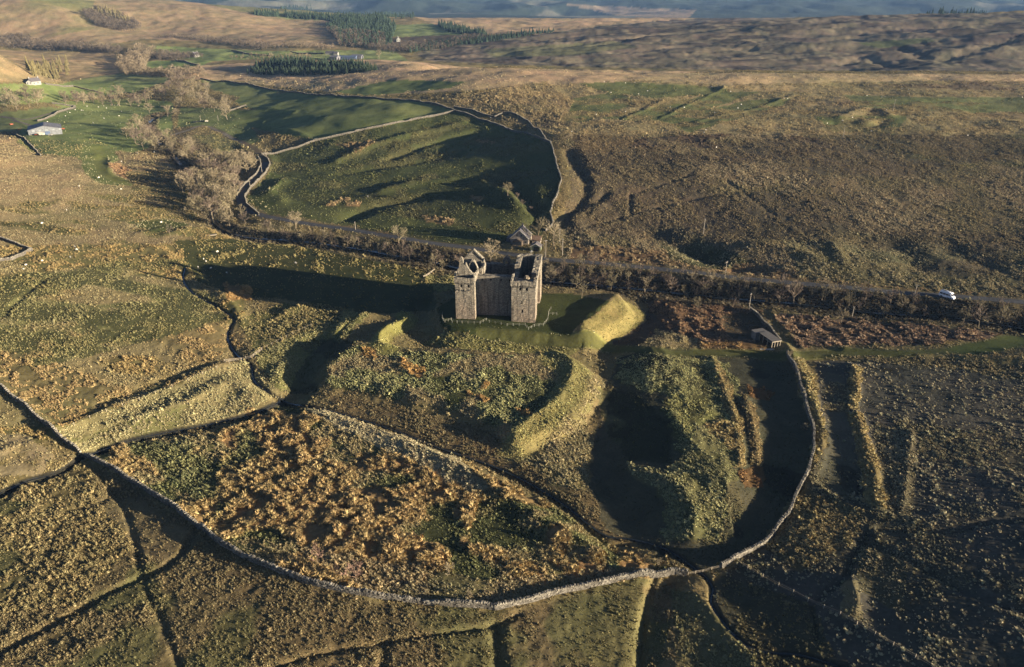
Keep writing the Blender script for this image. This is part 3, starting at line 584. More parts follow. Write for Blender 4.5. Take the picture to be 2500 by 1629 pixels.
# ------------------------------------------------------------------ helpers for things
def thing(name, label, cat, loc=(0, 0, 0), rz=0.0, group=None):
    o = bpy.data.objects.new(name, None); COL.objects.link(o); o.empty_display_size = .5
    o.location = loc; o.rotation_euler = (0, 0, rz); o['label'] = label; o['category'] = cat
    if group: o['group'] = group
    return o
def tag(o, label, cat, group=None):
    o['label'] = label; o['category'] = cat
    if group: o['group'] = group
    return o
class MB:                                                   # collects simple shapes for ONE mesh
    def __init__(s): s.v = []; s.f = []
    def add(s, v, f):
        k = len(s.v); s.v += [tuple(map(float, p)) for p in v]; s.f += [tuple(i+k for i in q) for q in f]; return s
    def box(s, a, b, rz=0, c=None, jit=0):
        (x0, y0, z0), (x1, y1, z1) = a, b
        v = [(x0,y0,z0),(x1,y0,z0),(x1,y1,z0),(x0,y1,z0),(x0,y0,z1),(x1,y0,z1),(x1,y1,z1),(x0,y1,z1)]
        if jit: v = [tuple(q + random.uniform(-jit, jit) for q in p) for p in v]
        if rz:
            cx, cy = c or ((x0+x1)/2, (y0+y1)/2); k, l = math.cos(rz), math.sin(rz)
            v = [(cx+(p[0]-cx)*k-(p[1]-cy)*l, cy+(p[0]-cx)*l+(p[1]-cy)*k, p[2]) for p in v]
        return s.add(v, [(3,2,1,0),(4,5,6,7),(0,1,5,4),(1,2,6,5),(2,3,7,6),(3,0,4,7)])
    def prism(s, poly, d0, d1, axis=1):                     # outline in two axes, extruded along the third
        n = len(poly)
        def mk(p, d): return (d, p[0], p[1]) if axis == 0 else (p[0], d, p[1]) if axis == 1 else (p[0], p[1], d)
        v = [mk(p, d0) for p in poly] + [mk(p, d1) for p in poly]
        return s.add(v, [tuple(range(n)), tuple(range(2*n-1, n-1, -1))] + [(i, i+n, (i+1) % n+n, (i+1) % n) for i in range(n)])
    def tube(s, p, q, r0, r1=None, n=5):
        r1 = r0 if r1 is None else r1; p = Vector(p); q = Vector(q); d = (q-p).normalized() if (q-p).length > 1e-6 else Vector((0,0,1))
        a = d.orthogonal().normalized(); b = d.cross(a); v = []
        for c, r in ((p, r0), (q, r1)):
            for i in range(n):
                t = 2*math.pi*i/n; v.append(c + (a*math.cos(t)+b*math.sin(t))*r)
        return s.add(v, [(i, (i+1) % n, n+(i+1) % n, n+i) for i in range(n)] + [tuple(range(n-1, -1, -1)), tuple(range(n, 2*n))])
    def mesh(s, name, m=None, smooth=False):
        me = bpy.data.meshes.new(name); me.from_pydata(s.v, [], s.f); me.update()
        bm = bmesh.new(); bm.from_mesh(me); bmesh.ops.recalc_face_normals(bm, faces=bm.faces[:]); bm.to_mesh(me); bm.free()
        if m: me.materials.append(m)
        if smooth: me.polygons.foreach_set('use_smooth', np.ones(len(me.polygons), bool))
        return me
    def build(s, name, m, parent=None, smooth=False, stuff=False):
        o = bpy.data.objects.new(name, s.mesh(name, m, smooth)); COL.objects.link(o)
        if parent: o.parent = parent
        if stuff: o['kind'] = 'stuff'
        return o
def copy_tree(o, parent=None):
    c = o.copy(); COL.objects.link(c)
    if parent: c.parent = parent
    for ch in list(o.children): copy_tree(ch, c)
    return c

# ------------------------------------------------------------------ tussocks, rushes and heather: uncountable, scattered by geometry nodes
def tuft_mesh(name, seed, blades, h, r, lean, core=0.75):
    rg = random.Random(seed); v = []; f = []
    n1, n2 = 7, 3                                           # a rough dome under the blades
    for j in range(n2):
        for i in range(n1):
            t = 2*math.pi*(i + 0.5*j)/n1; rr = r*(1 - 0.42*j)*rg.uniform(.8, 1.15)
            v.append((rr*math.cos(t), rr*math.sin(t), h*core*(0.0, .55, .88)[j]*rg.uniform(.8, 1.2) - (0.12 if j == 0 else 0)))
    v.append((0, 0, h*core))
    for j in range(n2-1):
        for i in range(n1):
            a, b = j*n1+i, j*n1+(i+1) % n1; f.append((a, b, b+n1, a+n1))
    for i in range(n1): f.append(((n2-1)*n1+i, (n2-1)*n1+(i+1) % n1, n1*n2))
    for _ in range(blades):
        t = rg.uniform(0, 2*math.pi); q = r*math.sqrt(rg.random())*.9; x, y = q*math.cos(t), q*math.sin(t)
        z = h*core*(1 - (q/r)**2)*0.7; l = h*rg.uniform(.45, .8); w = rg.uniform(.028, .06)*(1 + r)
        o = rg.uniform(.2, lean); dx, dy = math.cos(t)*o*l + rg.uniform(-.1, .1), math.sin(t)*o*l + rg.uniform(-.1, .1)
        px, py = -math.sin(t)*w, math.cos(t)*w; k = len(v)
        v += [(x-px, y-py, z), (x+px, y+py, z), (x+dx*.5+px*.6, y+dy*.5+py*.6, z+l*.75), (x+dx*.5-px*.6, y+dy*.5-py*.6, z+l*.75), (x+dx*1.15, y+dy*1.15, z+l)]
        f += [(k, k+1, k+2, k+3), (k+3, k+2, k+4)]
    me = bpy.data.meshes.new(name); me.from_pydata(v, [], f); me.update(); return me
tuft_mat = attr_mat('tussock_blades', 'tint', 'INSTANCER', 0.3, 2.5)
TUFTS = []
for k in range(4):
    tm = tuft_mesh('tussock', 40+k, 40, 0.55+0.14*k, 0.62-.05*k, 0.8 + .25*(k % 3), core=.55); tm.materials.append(tuft_mat)
    TUFTS.append(bpy.data.objects.new('tussock_clump', tm))
def scatter(name, xyz, rot, scl, tint, srcs):
    me = bpy.data.meshes.new(name); n = len(xyz); me.vertices.add(n); me.vertices.foreach_set('co', np.asarray(xyz, np.float32).reshape(-1))
    for nm, ty, dat, key in (('rot', 'FLOAT_VECTOR', rot, 'vector'), ('scl', 'FLOAT_VECTOR', scl, 'vector')):
        a = me.attributes.new(nm, ty, 'POINT'); a.data.foreach_set(key, np.asarray(dat, np.float32).reshape(-1))
    a = me.attributes.new('tint', 'FLOAT_COLOR', 'POINT'); a.data.foreach_set('color', np.concatenate([tint, np.ones((n, 1))], 1).astype(np.float32).reshape(-1))
    a = me.attributes.new('pick', 'INT', 'POINT'); a.data.foreach_set('value', RNG.integers(0, len(srcs), n).astype(np.int32))
    o = bpy.data.objects.new(name, me); COL.objects.link(o); o['kind'] = 'stuff'
    g = bpy.data.node_groups.new(name, 'GeometryNodeTree')
    g.interface.new_socket('Geometry', in_out='INPUT', socket_type='NodeSocketGeometry'); g.interface.new_socket('Geometry', in_out='OUTPUT', socket_type='NodeSocketGeometry')
    N = g.nodes.new; gi = N('NodeGroupInput'); go = N('NodeGroupOutput'); ip = N('GeometryNodeInstanceOnPoints'); jn = N('GeometryNodeJoinGeometry')
    for sob in reversed(srcs):
        oi = N('GeometryNodeObjectInfo'); oi.inputs['Object'].default_value = sob; oi.inputs['As Instance'].default_value = True
        g.links.new(oi.outputs['Geometry'], jn.inputs[0])
    def at(nm, ty):
        q = N('GeometryNodeInputNamedAttribute'); q.data_type = ty; q.inputs['Name'].default_value = nm
        return [s for s in q.outputs if s.enabled and s.name == 'Attribute'][0]
    ip.inputs['Pick Instance'].default_value = True
    g.links.new(gi.outputs[0], ip.inputs['Points']); g.links.new(jn.outputs[0], ip.inputs['Instance'])
    g.links.new(at('pick', 'INT'), ip.inputs['Instance Index']); g.links.new(at('rot', 'FLOAT_VECTOR'), ip.inputs['Rotation']); g.links.new(at('scl', 'FLOAT_VECTOR'), ip.inputs['Scale'])
    g.links.new(ip.outputs[0], go.inputs[0])
    md = o.modifiers.new('scatter', 'NODES'); md.node_group = g
    return o
def cell_points(dens, seed=0):
    rg = np.random.default_rng(seed)
    A = (GX[:-1, 1:] - GX[:-1, :-1])*(GY[1:, :-1] - GY[:-1, :-1])
    k = rg.poisson((dens[:-1, :-1]*A).clip(0, 60)); r, c = np.nonzero(k); n = k[r, c]
    r = np.repeat(r, n); c = np.repeat(c, n); a = rg.random(len(r)); b = rg.random(len(r))
    y = GY[r, c]*(1-a) + GY[r+1, c]*a; cc = CS[c]*(1-b) + CS[c+1]*b; x = cc*(y*CP + CAM_H*SP)
    z = (Z[r, c]*(1-b)+Z[r, c+1]*b)*(1-a) + (Z[r+1, c]*(1-b)+Z[r+1, c+1]*b)*a
    return r, c, np.stack([x, y, z], 1), rg
def grass(name, mask, seed, dmul=1.0, smul=1.0):
    fade = np.clip((430/GY), 0, 1)**1.1*(GY < 1000)
    inview = (U > -140) & (U < 2640) & (V < 1720)
    clump = np.clip(1 + 1.3*fbm(GX/3.4, GY/3.4, 301+seed, 2), 0.05, 2.5) if seed == 2 else 1.9*sstep(-0.12, 0.12, fbm(GX/3.0, GY/3.0, 305, 3))
    r, c, p, rg = cell_points(TD*fade*inview*mask*clump*dmul*5.2*(1+.7*(1-sstep(150, 260, GY))), seed)
    n = len(p); s = TS[r, c]*np.clip(GY[r, c]/430, 1, 1.25)*np.clip(0.405*np.exp(rg.normal(0, .42, n)), .18, 1.4)*smul
    rot = np.stack([rg.normal(0, .12, n), rg.normal(0, .12, n), rg.random(n)*6.283], 1)
    scl = np.stack([s*rg.uniform(.75, 1.7, n), s*rg.uniform(.75, 1.2, n), s*rg.uniform(.85, 1.45, n)], 1)
    fr = sstep(420, 700, GY[r, c])[:, None]; t = (TC[r, c]*(0.98-.5*fr) + C[r, c]*(0.2+.55*fr))*rg.uniform(.72, 1.2, n)[:, None]; t[:, 0] *= rg.uniform(.94, 1.06, n); t = t.clip(0, .6)
    p[:, 2] -= 0.04
    return scatter(name, p, rot, scl, t, TUFTS)
rusty = (TC[..., 0] > TC[..., 1]*1.34)
grass('rush_and_bracken_clumps', rusty, 1, 1.0, 1.0)
grass('grass_tussocks', ~rusty, 2)

# ------------------------------------------------------------------ ribbons: road, lane, water
def ribbon(name, line, w, m, lift, flat=False, n=6, step=3):
    p = spline(gpts(line), n); t = np.gradient(p, axis=0); t /= np.linalg.norm(t, axis=1)[:, None]; nrm = np.stack([-t[:, 1], t[:, 0]], 1)
    ww = w*(1 + 0.12*np.array([random.uniform(-1, 1) for _ in p])) if flat else np.full(len(p), w)
    off = np.linspace(-1, 1, step+1); v = []; f = []
    zc = sample(Z, p[:, 0], p[:, 1])
    if flat:
        k = np.ones(7)/7; zc = np.convolve(np.pad(zc, 3, 'edge'), k, 'valid')
    for i in range(len(p)):
        for o in off:
            q = p[i] + nrm[i]*o*ww[i]/2; v.append((q[0], q[1], (zc[i] if flat else gz(q[0], q[1])) + lift))
    c = step+1
    for i in range(len(p)-1):
        for j in range(step): f.append((i*c+j, (i+1)*c+j, (i+1)*c+j+1, i*c+j+1))
    me = bpy.data.meshes.new(name); me.from_pydata(v, [], f); me.update()
    if me.polygons and me.polygons[0].normal.z < 0: me.flip_normals()
    me.materials.append(m); o = bpy.data.objects.new(name, me); COL.objects.link(o); o['kind'] = 'structure'; return o
asphalt = mat('asphalt', (.07, .068, .068), .8, .25, .8, .3, 6)
grit = mat('gravel_lane', (.16, .135, .10), .9, .3, .6, .4, 6)
water = mat('water', (.02, .024, .024), .12, .2, .4, .35, 2.2, spec=.5)
ribbon('road', ROAD[:-2], 4.4, asphalt, .06)
ribbon('farm_lane', FARMLANE, 3.6, grit, .06)
for l in ([(0,285),(60,292),(130,275),(185,262)], [(30,293),(80,308)]): ribbon('farm_track', l, 3.2, grit, .06)
ribbon('river', RIVER, 3.6, water, 0.3, True)
ribbon('stream', STREAM_A, 0.45, water, 0.12, True); ribbon('stream', STREAM_B, 0.6, water, 0.12, True)

# ------------------------------------------------------------------ castle
def stone_mat(name, lo, hi, dark):
    m = bpy.data.materials.new(name); m.use_nodes = True; n = m.node_tree; b = n.nodes['Principled BSDF']; L = n.links.new
    b.inputs['Roughness'].default_value = .92; b.inputs['Specular IOR Level'].default_value = .12
    tc = n.nodes.new('ShaderNodeTexCoord'); sx = n.nodes.new('ShaderNodeSeparateXYZ'); L(tc.outputs['Object'], sx.inputs[0])
    ad = n.nodes.new('ShaderNodeMath'); ad.operation = 'ADD'; L(sx.outputs[0], ad.inputs[0]); L(sx.outputs[1], ad.inputs[1])
    cb = n.nodes.new('ShaderNodeCombineXYZ'); L(ad.outputs[0], cb.inputs[0]); L(sx.outputs[2], cb.inputs[1])
    br = n.nodes.new('ShaderNodeTexBrick'); L(cb.outputs[0], br.inputs['Vector'])
    br.inputs['Scale'].default_value = 1.0; br.inputs['Brick Width'].default_value = .62; br.inputs['Row Height'].default_value = .34; br.inputs['Mortar Size'].default_value = .03; br.inputs['Bias'].default_value = -.1
    br.inputs['Color1'].default_value = (.62, .62, .62, 1); br.inputs['Color2'].default_value = (1.25, 1.22, 1.18, 1); br.inputs['Mortar'].default_value = (.5, .5, .5, 1)
    mr = n.nodes.new('ShaderNodeMapRange'); mr.inputs[1].default_value = 0; mr.inputs[2].default_value = 13; L(sx.outputs[2], mr.inputs[0])
    nz = n.nodes.new('ShaderNodeTexNoise'); nz.inputs['Scale'].default_value = .35; nz.inputs['Detail'].default_value = 6; nz.inputs['Roughness'].default_value = .7; L(tc.outputs['Object'], nz.inputs['Vector'])
    ms = n.nodes.new('ShaderNodeMath'); ms.operation = 'MULTIPLY_ADD'; L(nz.outputs[0], ms.inputs[0]); ms.inputs[1].default_value = 2.6; ms.inputs[2].default_value = -1.3
    a2 = n.nodes.new('ShaderNodeMath'); a2.operation = 'ADD'; a2.use_clamp = True; L(mr.outputs[0], a2.inputs[0]); L(ms.outputs[0], a2.inputs[1])
    mx = n.nodes.new('ShaderNodeMix'); mx.data_type = 'RGBA'; L(a2.outputs[0], mx.inputs[0]); mx.inputs[6].default_value = (*lo, 1); mx.inputs[7].default_value = (*hi, 1)
    mp = n.nodes.new('ShaderNodeMapping'); mp.inputs['Scale'].default_value = (1.1, 1.1, .09); L(tc.outputs['Object'], mp.inputs[0])
    st = n.nodes.new('ShaderNodeTexNoise'); st.inputs['Scale'].default_value = 1.0; st.inputs['Detail'].default_value = 4; L(mp.outputs[0], st.inputs['Vector'])
    sr = n.nodes.new('ShaderNodeMapRange'); sr.inputs[1].default_value = .5; sr.inputs[2].default_value = .64; sr.inputs[3].default_value = 0; sr.inputs[4].default_value = .75; L(st.outputs[0], sr.inputs[0])
    m2 = n.nodes.new('ShaderNodeMix'); m2.data_type = 'RGBA'; L(sr.outputs[0], m2.inputs[0]); L(mx.outputs[2], m2.inputs[6]); m2.inputs[7].default_value = (*dark, 1)
    sp = n.nodes.new('ShaderNodeTexNoise'); sp.inputs['Scale'].default_value = 2.6; sp.inputs['Detail'].default_value = 5; sp.inputs['Roughness'].default_value = .8; L(tc.outputs['Object'], sp.inputs['Vector'])
    s2 = n.nodes.new('ShaderNodeMapRange'); s2.inputs[1].default_value = .3; s2.inputs[2].default_value = .7; s2.inputs[3].default_value = .4; s2.inputs[4].default_value = 1.5; L(sp.outputs[0], s2.inputs[0])
    m3 = n.nodes.new('ShaderNodeMix'); m3.data_type = 'RGBA'; m3.blend_type = 'MULTIPLY'; m3.inputs[0].default_value = 1; L(m2.outputs[2], m3.inputs[6]); L(br.outputs[0], m3.inputs[7])
    m4 = n.nodes.new('ShaderNodeVectorMath'); m4.operation = 'SCALE'; L(m3.outputs[2], m4.inputs[0]); L(s2.outputs[0], m4.inputs['Scale']); L(m4.outputs[0], b.inputs['Base Color'])
    bp = n.nodes.new('ShaderNodeBump'); bp.inputs['Strength'].default_value = .8; bp.inputs['Distance'].default_value = .12
    ha = n.nodes.new('ShaderNodeMath'); ha.operation = 'ADD'; L(sp.outputs[0], ha.inputs[0]); L(br.outputs['Fac'], ha.inputs[1]); ha.inputs[1].default_value = 0
    hs = n.nodes.new('ShaderNodeMath'); hs.operation = 'SUBTRACT'; L(sp.outputs[0], hs.inputs[0]); L(br.outputs['Fac'], hs.inputs[1])
    L(hs.outputs[0], bp.inputs['Height']); L(bp.outputs[0], b.inputs['Normal']); MATS[name] = m; return m
castle_stone = stone_mat('castle_stone', (.325, .255, .19), (.34, .30, .235), (.14, .12, .095))
void = mat('dark_void', (.012, .011, .010), 1, .1)
rubble_m = mat('rubble', (.25, .20, .14), .95, .4, 2.5, .8, 5, bdist=.2)
lead = mat('grey_slab', (.20, .20, .20), .9, .3, .6)
def hj(x, y, z, a):
    h = math.sin(x*12.9898 + y*78.233 + z*37.719)*43758.5453; h -= math.floor(h)
    g = math.sin(x*39.346 + y*11.135 + z*83.155)*24634.6345; g -= math.floor(g)
    k = math.sin(x*73.156 + y*52.235 + z*9.151)*15731.743; k -= math.floor(k)
    return ((h-.5)*2*a, (g-.5)*2*a, (k-.5)*2*a)
def rough(mb, a, b, step=.9, jit=.06, top=0.0, tops=None):
    """box with faces cut into a grid, its points shaken a little; top = how ragged the upper edge is"""
    n = [max(1, round((b[i]-a[i])/step)) for i in range(3)]; idx = {}; V_ = []; F_ = []
    def vid(i, j, k):
        q = (i, j, k)
        if q not in idx:
            p = [a[0]+(b[0]-a[0])*i/n[0], a[1]+(b[1]-a[1])*j/n[1], a[2]+(b[2]-a[2])*k/n[2]]
            d = hj(round(p[0], 2), round(p[1], 2), round(p[2], 2), jit)
            if k == n[2]:
                if tops: p[2] = tops(p[0], p[1])
                if top: p[2] += hj(round(p[0]/1.3), round(p[1]/1.3), 3.3, top)[0] + hj(p[0], p[1], 1, top*.5)[1]
            idx[q] = len(V_); V_.append((p[0]+d[0], p[1]+d[1], p[2]+d[2]))
        return idx[q]
    for ax in range(3):
        u_, v_ = [i for i in range(3) if i != ax]
        for e in (0, n[ax]):
            for i in range(n[u_]):
                for j in range(n[v_]):
                    q = []
                    for di, dj in ((0,0),(1,0),(1,1),(0,1)):
                        c = [0,0,0]; c[ax] = e; c[u_] = i+di; c[v_] = j+dj; q.append(vid(*c))
                    F_.append(tuple(q))
    return mb.add(V_, F_)
def pierced(mb, axis, x0, x1, z0, z1, d0, d1, holes, step=.9, top=0):
    """wall slab with real openings; axis 1: runs along x with depth in y, axis 0: runs along y with depth in x"""
    xs = sorted({x0, x1, *[h[0] for h in holes], *[h[1] for h in holes]}); zs = sorted({z0, z1, *[h[2] for h in holes], *[h[3] for h in holes]})
    for i in range(len(xs)-1):
        for j in range(len(zs)-1):
            cx, cz = (xs[i]+xs[i+1])/2, (zs[j]+zs[j+1])/2
            if any(h[0] < cx < h[1] and h[2] < cz < h[3] for h in holes): continue
            a, b = ((xs[i], d0, zs[j]), (xs[i+1], d1, zs[j+1])) if axis == 1 else ((d0, xs[i], zs[j]), (d1, xs[i+1], zs[j+1]))
            rough(mb, a, b, step, .05, top if j == len(zs)-2 else 0)
def profile_wall(mb, pts, y0, y1, axis=1):                  # ragged gable outline (x, z), densified and shaken
    q = []
    for i in range(len(pts)):
        a, b = pts[i], pts[(i+1) % len(pts)]; L_ = math.hypot(b[0]-a[0], b[1]-a[1]); n = max(1, int(L_/.5))
        for k in range(n):
            t = k/n; j = .11 if k else .04; q.append((a[0]+(b[0]-a[0])*t + random.uniform(-j, j), a[1]+(b[1]-a[1])*t + random.uniform(-j, j)))
    mb.prism(q, y0, y1, axis)
cxy = gpt(1306, 789); CZ = cxy[2]; CRZ = math.radians(-6.3)
k_, m_ = ray(1306, 688); CH = 120 + float(m_)*cxy[1] - CZ     # parapet height from the photograph
castle = thing('castle_ruin', 'massive roofless stone castle with square corner towers on the mown platform', 'castle', cxy, CRZ)
H = CH; B = -2.5                                            # parapet height, foundation depth
def cpart(name, fn, m=None, lab=None, parent=None):
    mb = MB(); fn(mb); o = mb.build(name, m or castle_stone, parent or castle)
    if lab: o['label'] = lab
    return o
def window(x, z, w, h, y, parent):
    # black sheet standing in for the unlit inside of the glass-less opening, set back in its reveal
    mb = MB(); mb.box((x-w/2, y, z-h/2), (x+w/2, y+.06, z+h/2)); return mb.build('window', void, parent)
# right (near) tower
holes_r = [(-6.0, -5.15, H-3.75, H-2.6), (-3.55, -2.7, H-3.75, H-2.6), (-5.1, -4.45, 4.0, 5.3), (-5.22, -5.02, 7.6, 8.9)]
def f(mb):
    pierced(mb, 1, -8.9, 0, B, H-2.0, 0, 1.0, holes_r)
    rough(mb, (-8.9, 1.0, B), (-7.4, 9, H-2.0)); rough(mb, (-1.5, 1.0, B), (0, 9, H-2.0)); rough(mb, (-7.4, 7.6, B), (-1.5, 9, H-2.4), top=.3)
tr = cpart('tower', f, lab='taller looking right tower with parapet and three windows')
for h in holes_r: window((h[0]+h[1])/2, (h[2]+h[3])/2, h[1]-h[0], h[3]-h[2], .95, tr)
cpart('floor_slab', lambda mb: rough(mb, (-7.4, 1.0, H-2.9), (-1.5, 7.6, H-2.45), 1.2, .08), lead, parent=tr)
def f(mb):
    rough(mb, (-9.25, -.38, H-1.75), (.38, .32, H), .6, .05, .16); rough(mb, (-9.25, .32, H-1.75), (-8.6, 8.0, H), .6, .05, .2); rough(mb, (-.3, .32, H-1.75), (.38, 9, H), .6, .05, .2)
cpart('parapet', f, parent=tr)
def corbels(x0, x1, z, y, n):
    mb = MB()
    for i in range(n):
        x = x0 + (x1-x0)*(i+.5)/n; mb.box((x-.14, y-.36, z), (x+.14, y+.05, z+.42), jit=.03); mb.box((x-.12, y-.2, z-.3), (x+.12, y+.05, z+.02), jit=.03)
    return mb
corbels(-9.1, .25, H-2.2, 0, 17).build('corbel_row', castle_stone, tr, stuff=True)
mb = MB()
for _ in range(60):
    a = random.gauss(0, .9); b = random.gauss(0, .8); z = H-2.6 + max(0, 2.6*math.exp(-(a*a+b*b)/1.1)) + random.uniform(-.2, .2); s = random.uniform(.25, .6)
    mb.box((-3.6+a-s, 4+b-s, z-s), (-3.6+a+s, 4+b+s, z+s*.6), random.uniform(0, 3), jit=.15)
mb.build('rubble_stump', rubble_m, tr, stuff=True)
# left tower
HL = H + .35
holes_l = [(-28.05, -27.25, HL-3.9, HL-2.75), (-25.3, -24.5, HL-3.9, HL-2.75), (-26.95, -26.75, HL-6.9, HL-5.6)]
def f(mb):
    pierced(mb, 1, -30, -22.7, B, HL-2.0, 0, 1.0, holes_l)
    rough(mb, (-30, 1, B), (-28.6, 9, HL-2.0)); rough(mb, (-24.1, 1, B), (-22.7, 9, HL-2.0)); rough(mb, (-28.6, 7.6, B), (-24.1, 9, HL-2.6), top=.3)
tl = cpart('tower', f, lab='left tower crowned by a jagged gable')
for h in holes_l: window((h[0]+h[1])/2, (h[2]+h[3])/2, h[1]-h[0], h[3]-h[2], .95, tl)
cpart('floor_slab', lambda mb: rough(mb, (-28.6, 1.0, HL-2.9), (-24.1, 7.6, HL-2.45), 1.2, .08), lead, parent=tl)
def f(mb):
    rough(mb, (-30.35, -.38, HL-1.75), (-22.4, .32, HL), .6, .05, .16); rough(mb, (-30.35, .32, HL-1.75), (-29.7, 9, HL), .6, .05, .2)
    rough(mb, (-23.0, .32, HL-1.75), (-22.4, 9, HL+.3), .6, .05, .25); rough(mb, (-22.95, -.3, HL-.2), (-22.42, .5, HL+2.0), .5, .06, .2)
    rough(mb, (-30.3, 1.2, HL-.2), (-29.5, 2.4, HL+1.5), .5, .08, .2)
cpart('parapet', f, parent=tl)
corbels(-30.2, -22.55, HL-2.2, 0, 14).build('corbel_row', castle_stone, tl, stuff=True)
mb = MB()
for x, z in [(-29.3,HL-5.1),(-28.8,HL-4.75),(-28.0,HL-5.0),(-26.3,HL-4.9),(-25.6,HL-5.15),(-24.6,HL-5.0),(-24.0,HL-4.8)]:
    mb.box((x-.16, -.3, z-.2), (x+.16, .05, z+.2), jit=.04)
mb.build('corbel_stub', castle_stone, tl, stuff=True)
def f(mb):
    g = HL-2.5
    profile_wall(mb, [(-29.2,g),(-23.4,g),(-23.7,HL+.2),(-24.9,HL+1.6),(-25.8,HL+3.2),(-26.1,HL+4.4),(-26.5,HL+4.5),(-26.8,HL+3.6),(-27.2,HL+4.0),(-27.4,HL+6.2),(-28.0,HL+6.8),(-28.5,HL+6.5),(-28.7,HL+3.4),(-29.1,HL+1.9)], 3.4, 4.5)
cpart('gable', f, parent=tl)
# curtain wall set back between the towers
holes_c = [(-20.9,-20.2,H-2.7,H-1.8), (-17.7,-17.0,H-2.7,H-1.8), (-13.8,-13.1,H-2.7,H-1.8), (-10.6,-9.9,H-2.7,H-1.8)]
def f(mb):
    pierced(mb, 1, -22.7, -8.9, B, H-.75, 5.4, 6.4, holes_c, 1.0); rough(mb, (-22.7, 6.4, B), (-8.9, 8.0, H-.8), 1.0, .06, .12)
cw = cpart('curtain_wall', f, lab='recessed wall between the two towers')
for h in holes_c: window((h[0]+h[1])/2, (h[2]+h[3])/2, h[1]-h[0], h[3]-h[2], 6.36, cw)
# right range: a deep open shell
def f(mb):
    rough(mb, (-2.2, 9, B), (-.7, 21, H-.3), .9, .06, .15); rough(mb, (-2.2, 21, B), (.25, 30, H-.1), .9, .06, .15)
    rough(mb, (-9.2, 27.9, B), (-2.2, 30, H-.2), .9, .06, .2); rough(mb, (-9.4, 16, B), (-7.4, 27.9, H-.2), .9, .06, .22)
    rough(mb, (-9.4, 9, B), (-7.4, 16, H-3), .9, .06, .6)
    rough(mb, (-.7, 9, H-3.0), (.15, 21, H-.5), .8, .05, .12)          # the wall head carried across the side recess
rr = cpart('range_wall', f, lab='open topped right range lit along its outer side')
# arch, back gable and their walls behind the left tower
def arch_outline(cx, w, zs, zt, n=9):
    pts = []
    for i in range(n+1):
        t = i/n; x = -w/2 + w*t; s = 1 - abs(2*t-1)**1.7; pts.append((cx+x, zs+(zt-zs)*s))
    return pts
def f(mb):
    ar = arch_outline(-25.0, 5.0, HL-3.2, HL+2.3)
    y0, y1 = 11.2, 12.8
    for i in range(len(ar)-1):                              # ring of stones over the opening
        (xa, za), (xb, zb) = ar[i], ar[i+1]; e = random.uniform(.45, .95)
        mb.prism([(xa, za), (xb, zb), (xb, zb+e), (xa, za+e+random.uniform(-.2, .2))], y0+random.uniform(-.05,.05), y1)
    rough(mb, (-29.6, y0, B), (-27.5, y1, HL-.3), .8, .06, .5); rough(mb, (-22.5, y0, B), (-21.4, y1, HL-.7), .8, .06, .5)
cpart('arch', f, lab='tall pointed arch of the ruined end wall')
def f(mb):
    profile_wall(mb, [(-29.6,B),(-22.0,B),(-22.0,HL+.6),(-25.7,HL+4.2),(-29.6,HL+.4)], 18.6, 19.8)
    mb.prism([(-21.7,HL+.7),(-25.7,HL+4.55),(-25.75,HL+4.15),(-22.1,HL+.45)], 18.3, 20.0); mb.prism([(-29.9,HL+.5),(-25.7,HL+4.55),(-25.7,HL+4.1),(-29.6,HL+.2)], 18.3, 20.0)
cpart('gable', f, lab='steep lit back gable with sloping coping')
def f(mb):
    rough(mb, (-22.2, 12.8, B), (-21.0, 18.6, HL-.2), .8, .06, .5); rough(mb, (-22.4, 15.6, HL-2.6), (-21.2, 17.6, HL+1.2), .6, .08, .6)  # front length raised to shade the gable behind the arch
    rough(mb, (-30, 9, B), (-28.8, 30, HL-1.2), .9, .06, .5)
cpart('side_wall', f)
def f(mb):
    rough(mb, (-30, 28, B), (-9.4, 30, H-4.6), .9, .07, .35)
    pierced(mb, 1, -15.5, -12.6, H-4.7, H-2.9, 28.2, 29.4, [(-14.6, -13.6, H-4.7, H-2.9)], .6)
    profile_wall(mb, [(-15.7,H-2.9),(-12.4,H-2.9),(-13.2,H-1.6),(-14.0,H-.9),(-14.9,H-1.7)], 28.2, 29.4)
cpart('back_wall', f, lab='lower back wall with a small gabled window head')
cpart('courtyard', lambda mb: rough(mb, (-28.8, 7.5, -.2), (-2, 28, .35), 1.5, .1), mat('court_grass', (.08, .085, .04), .95, .3, 1))

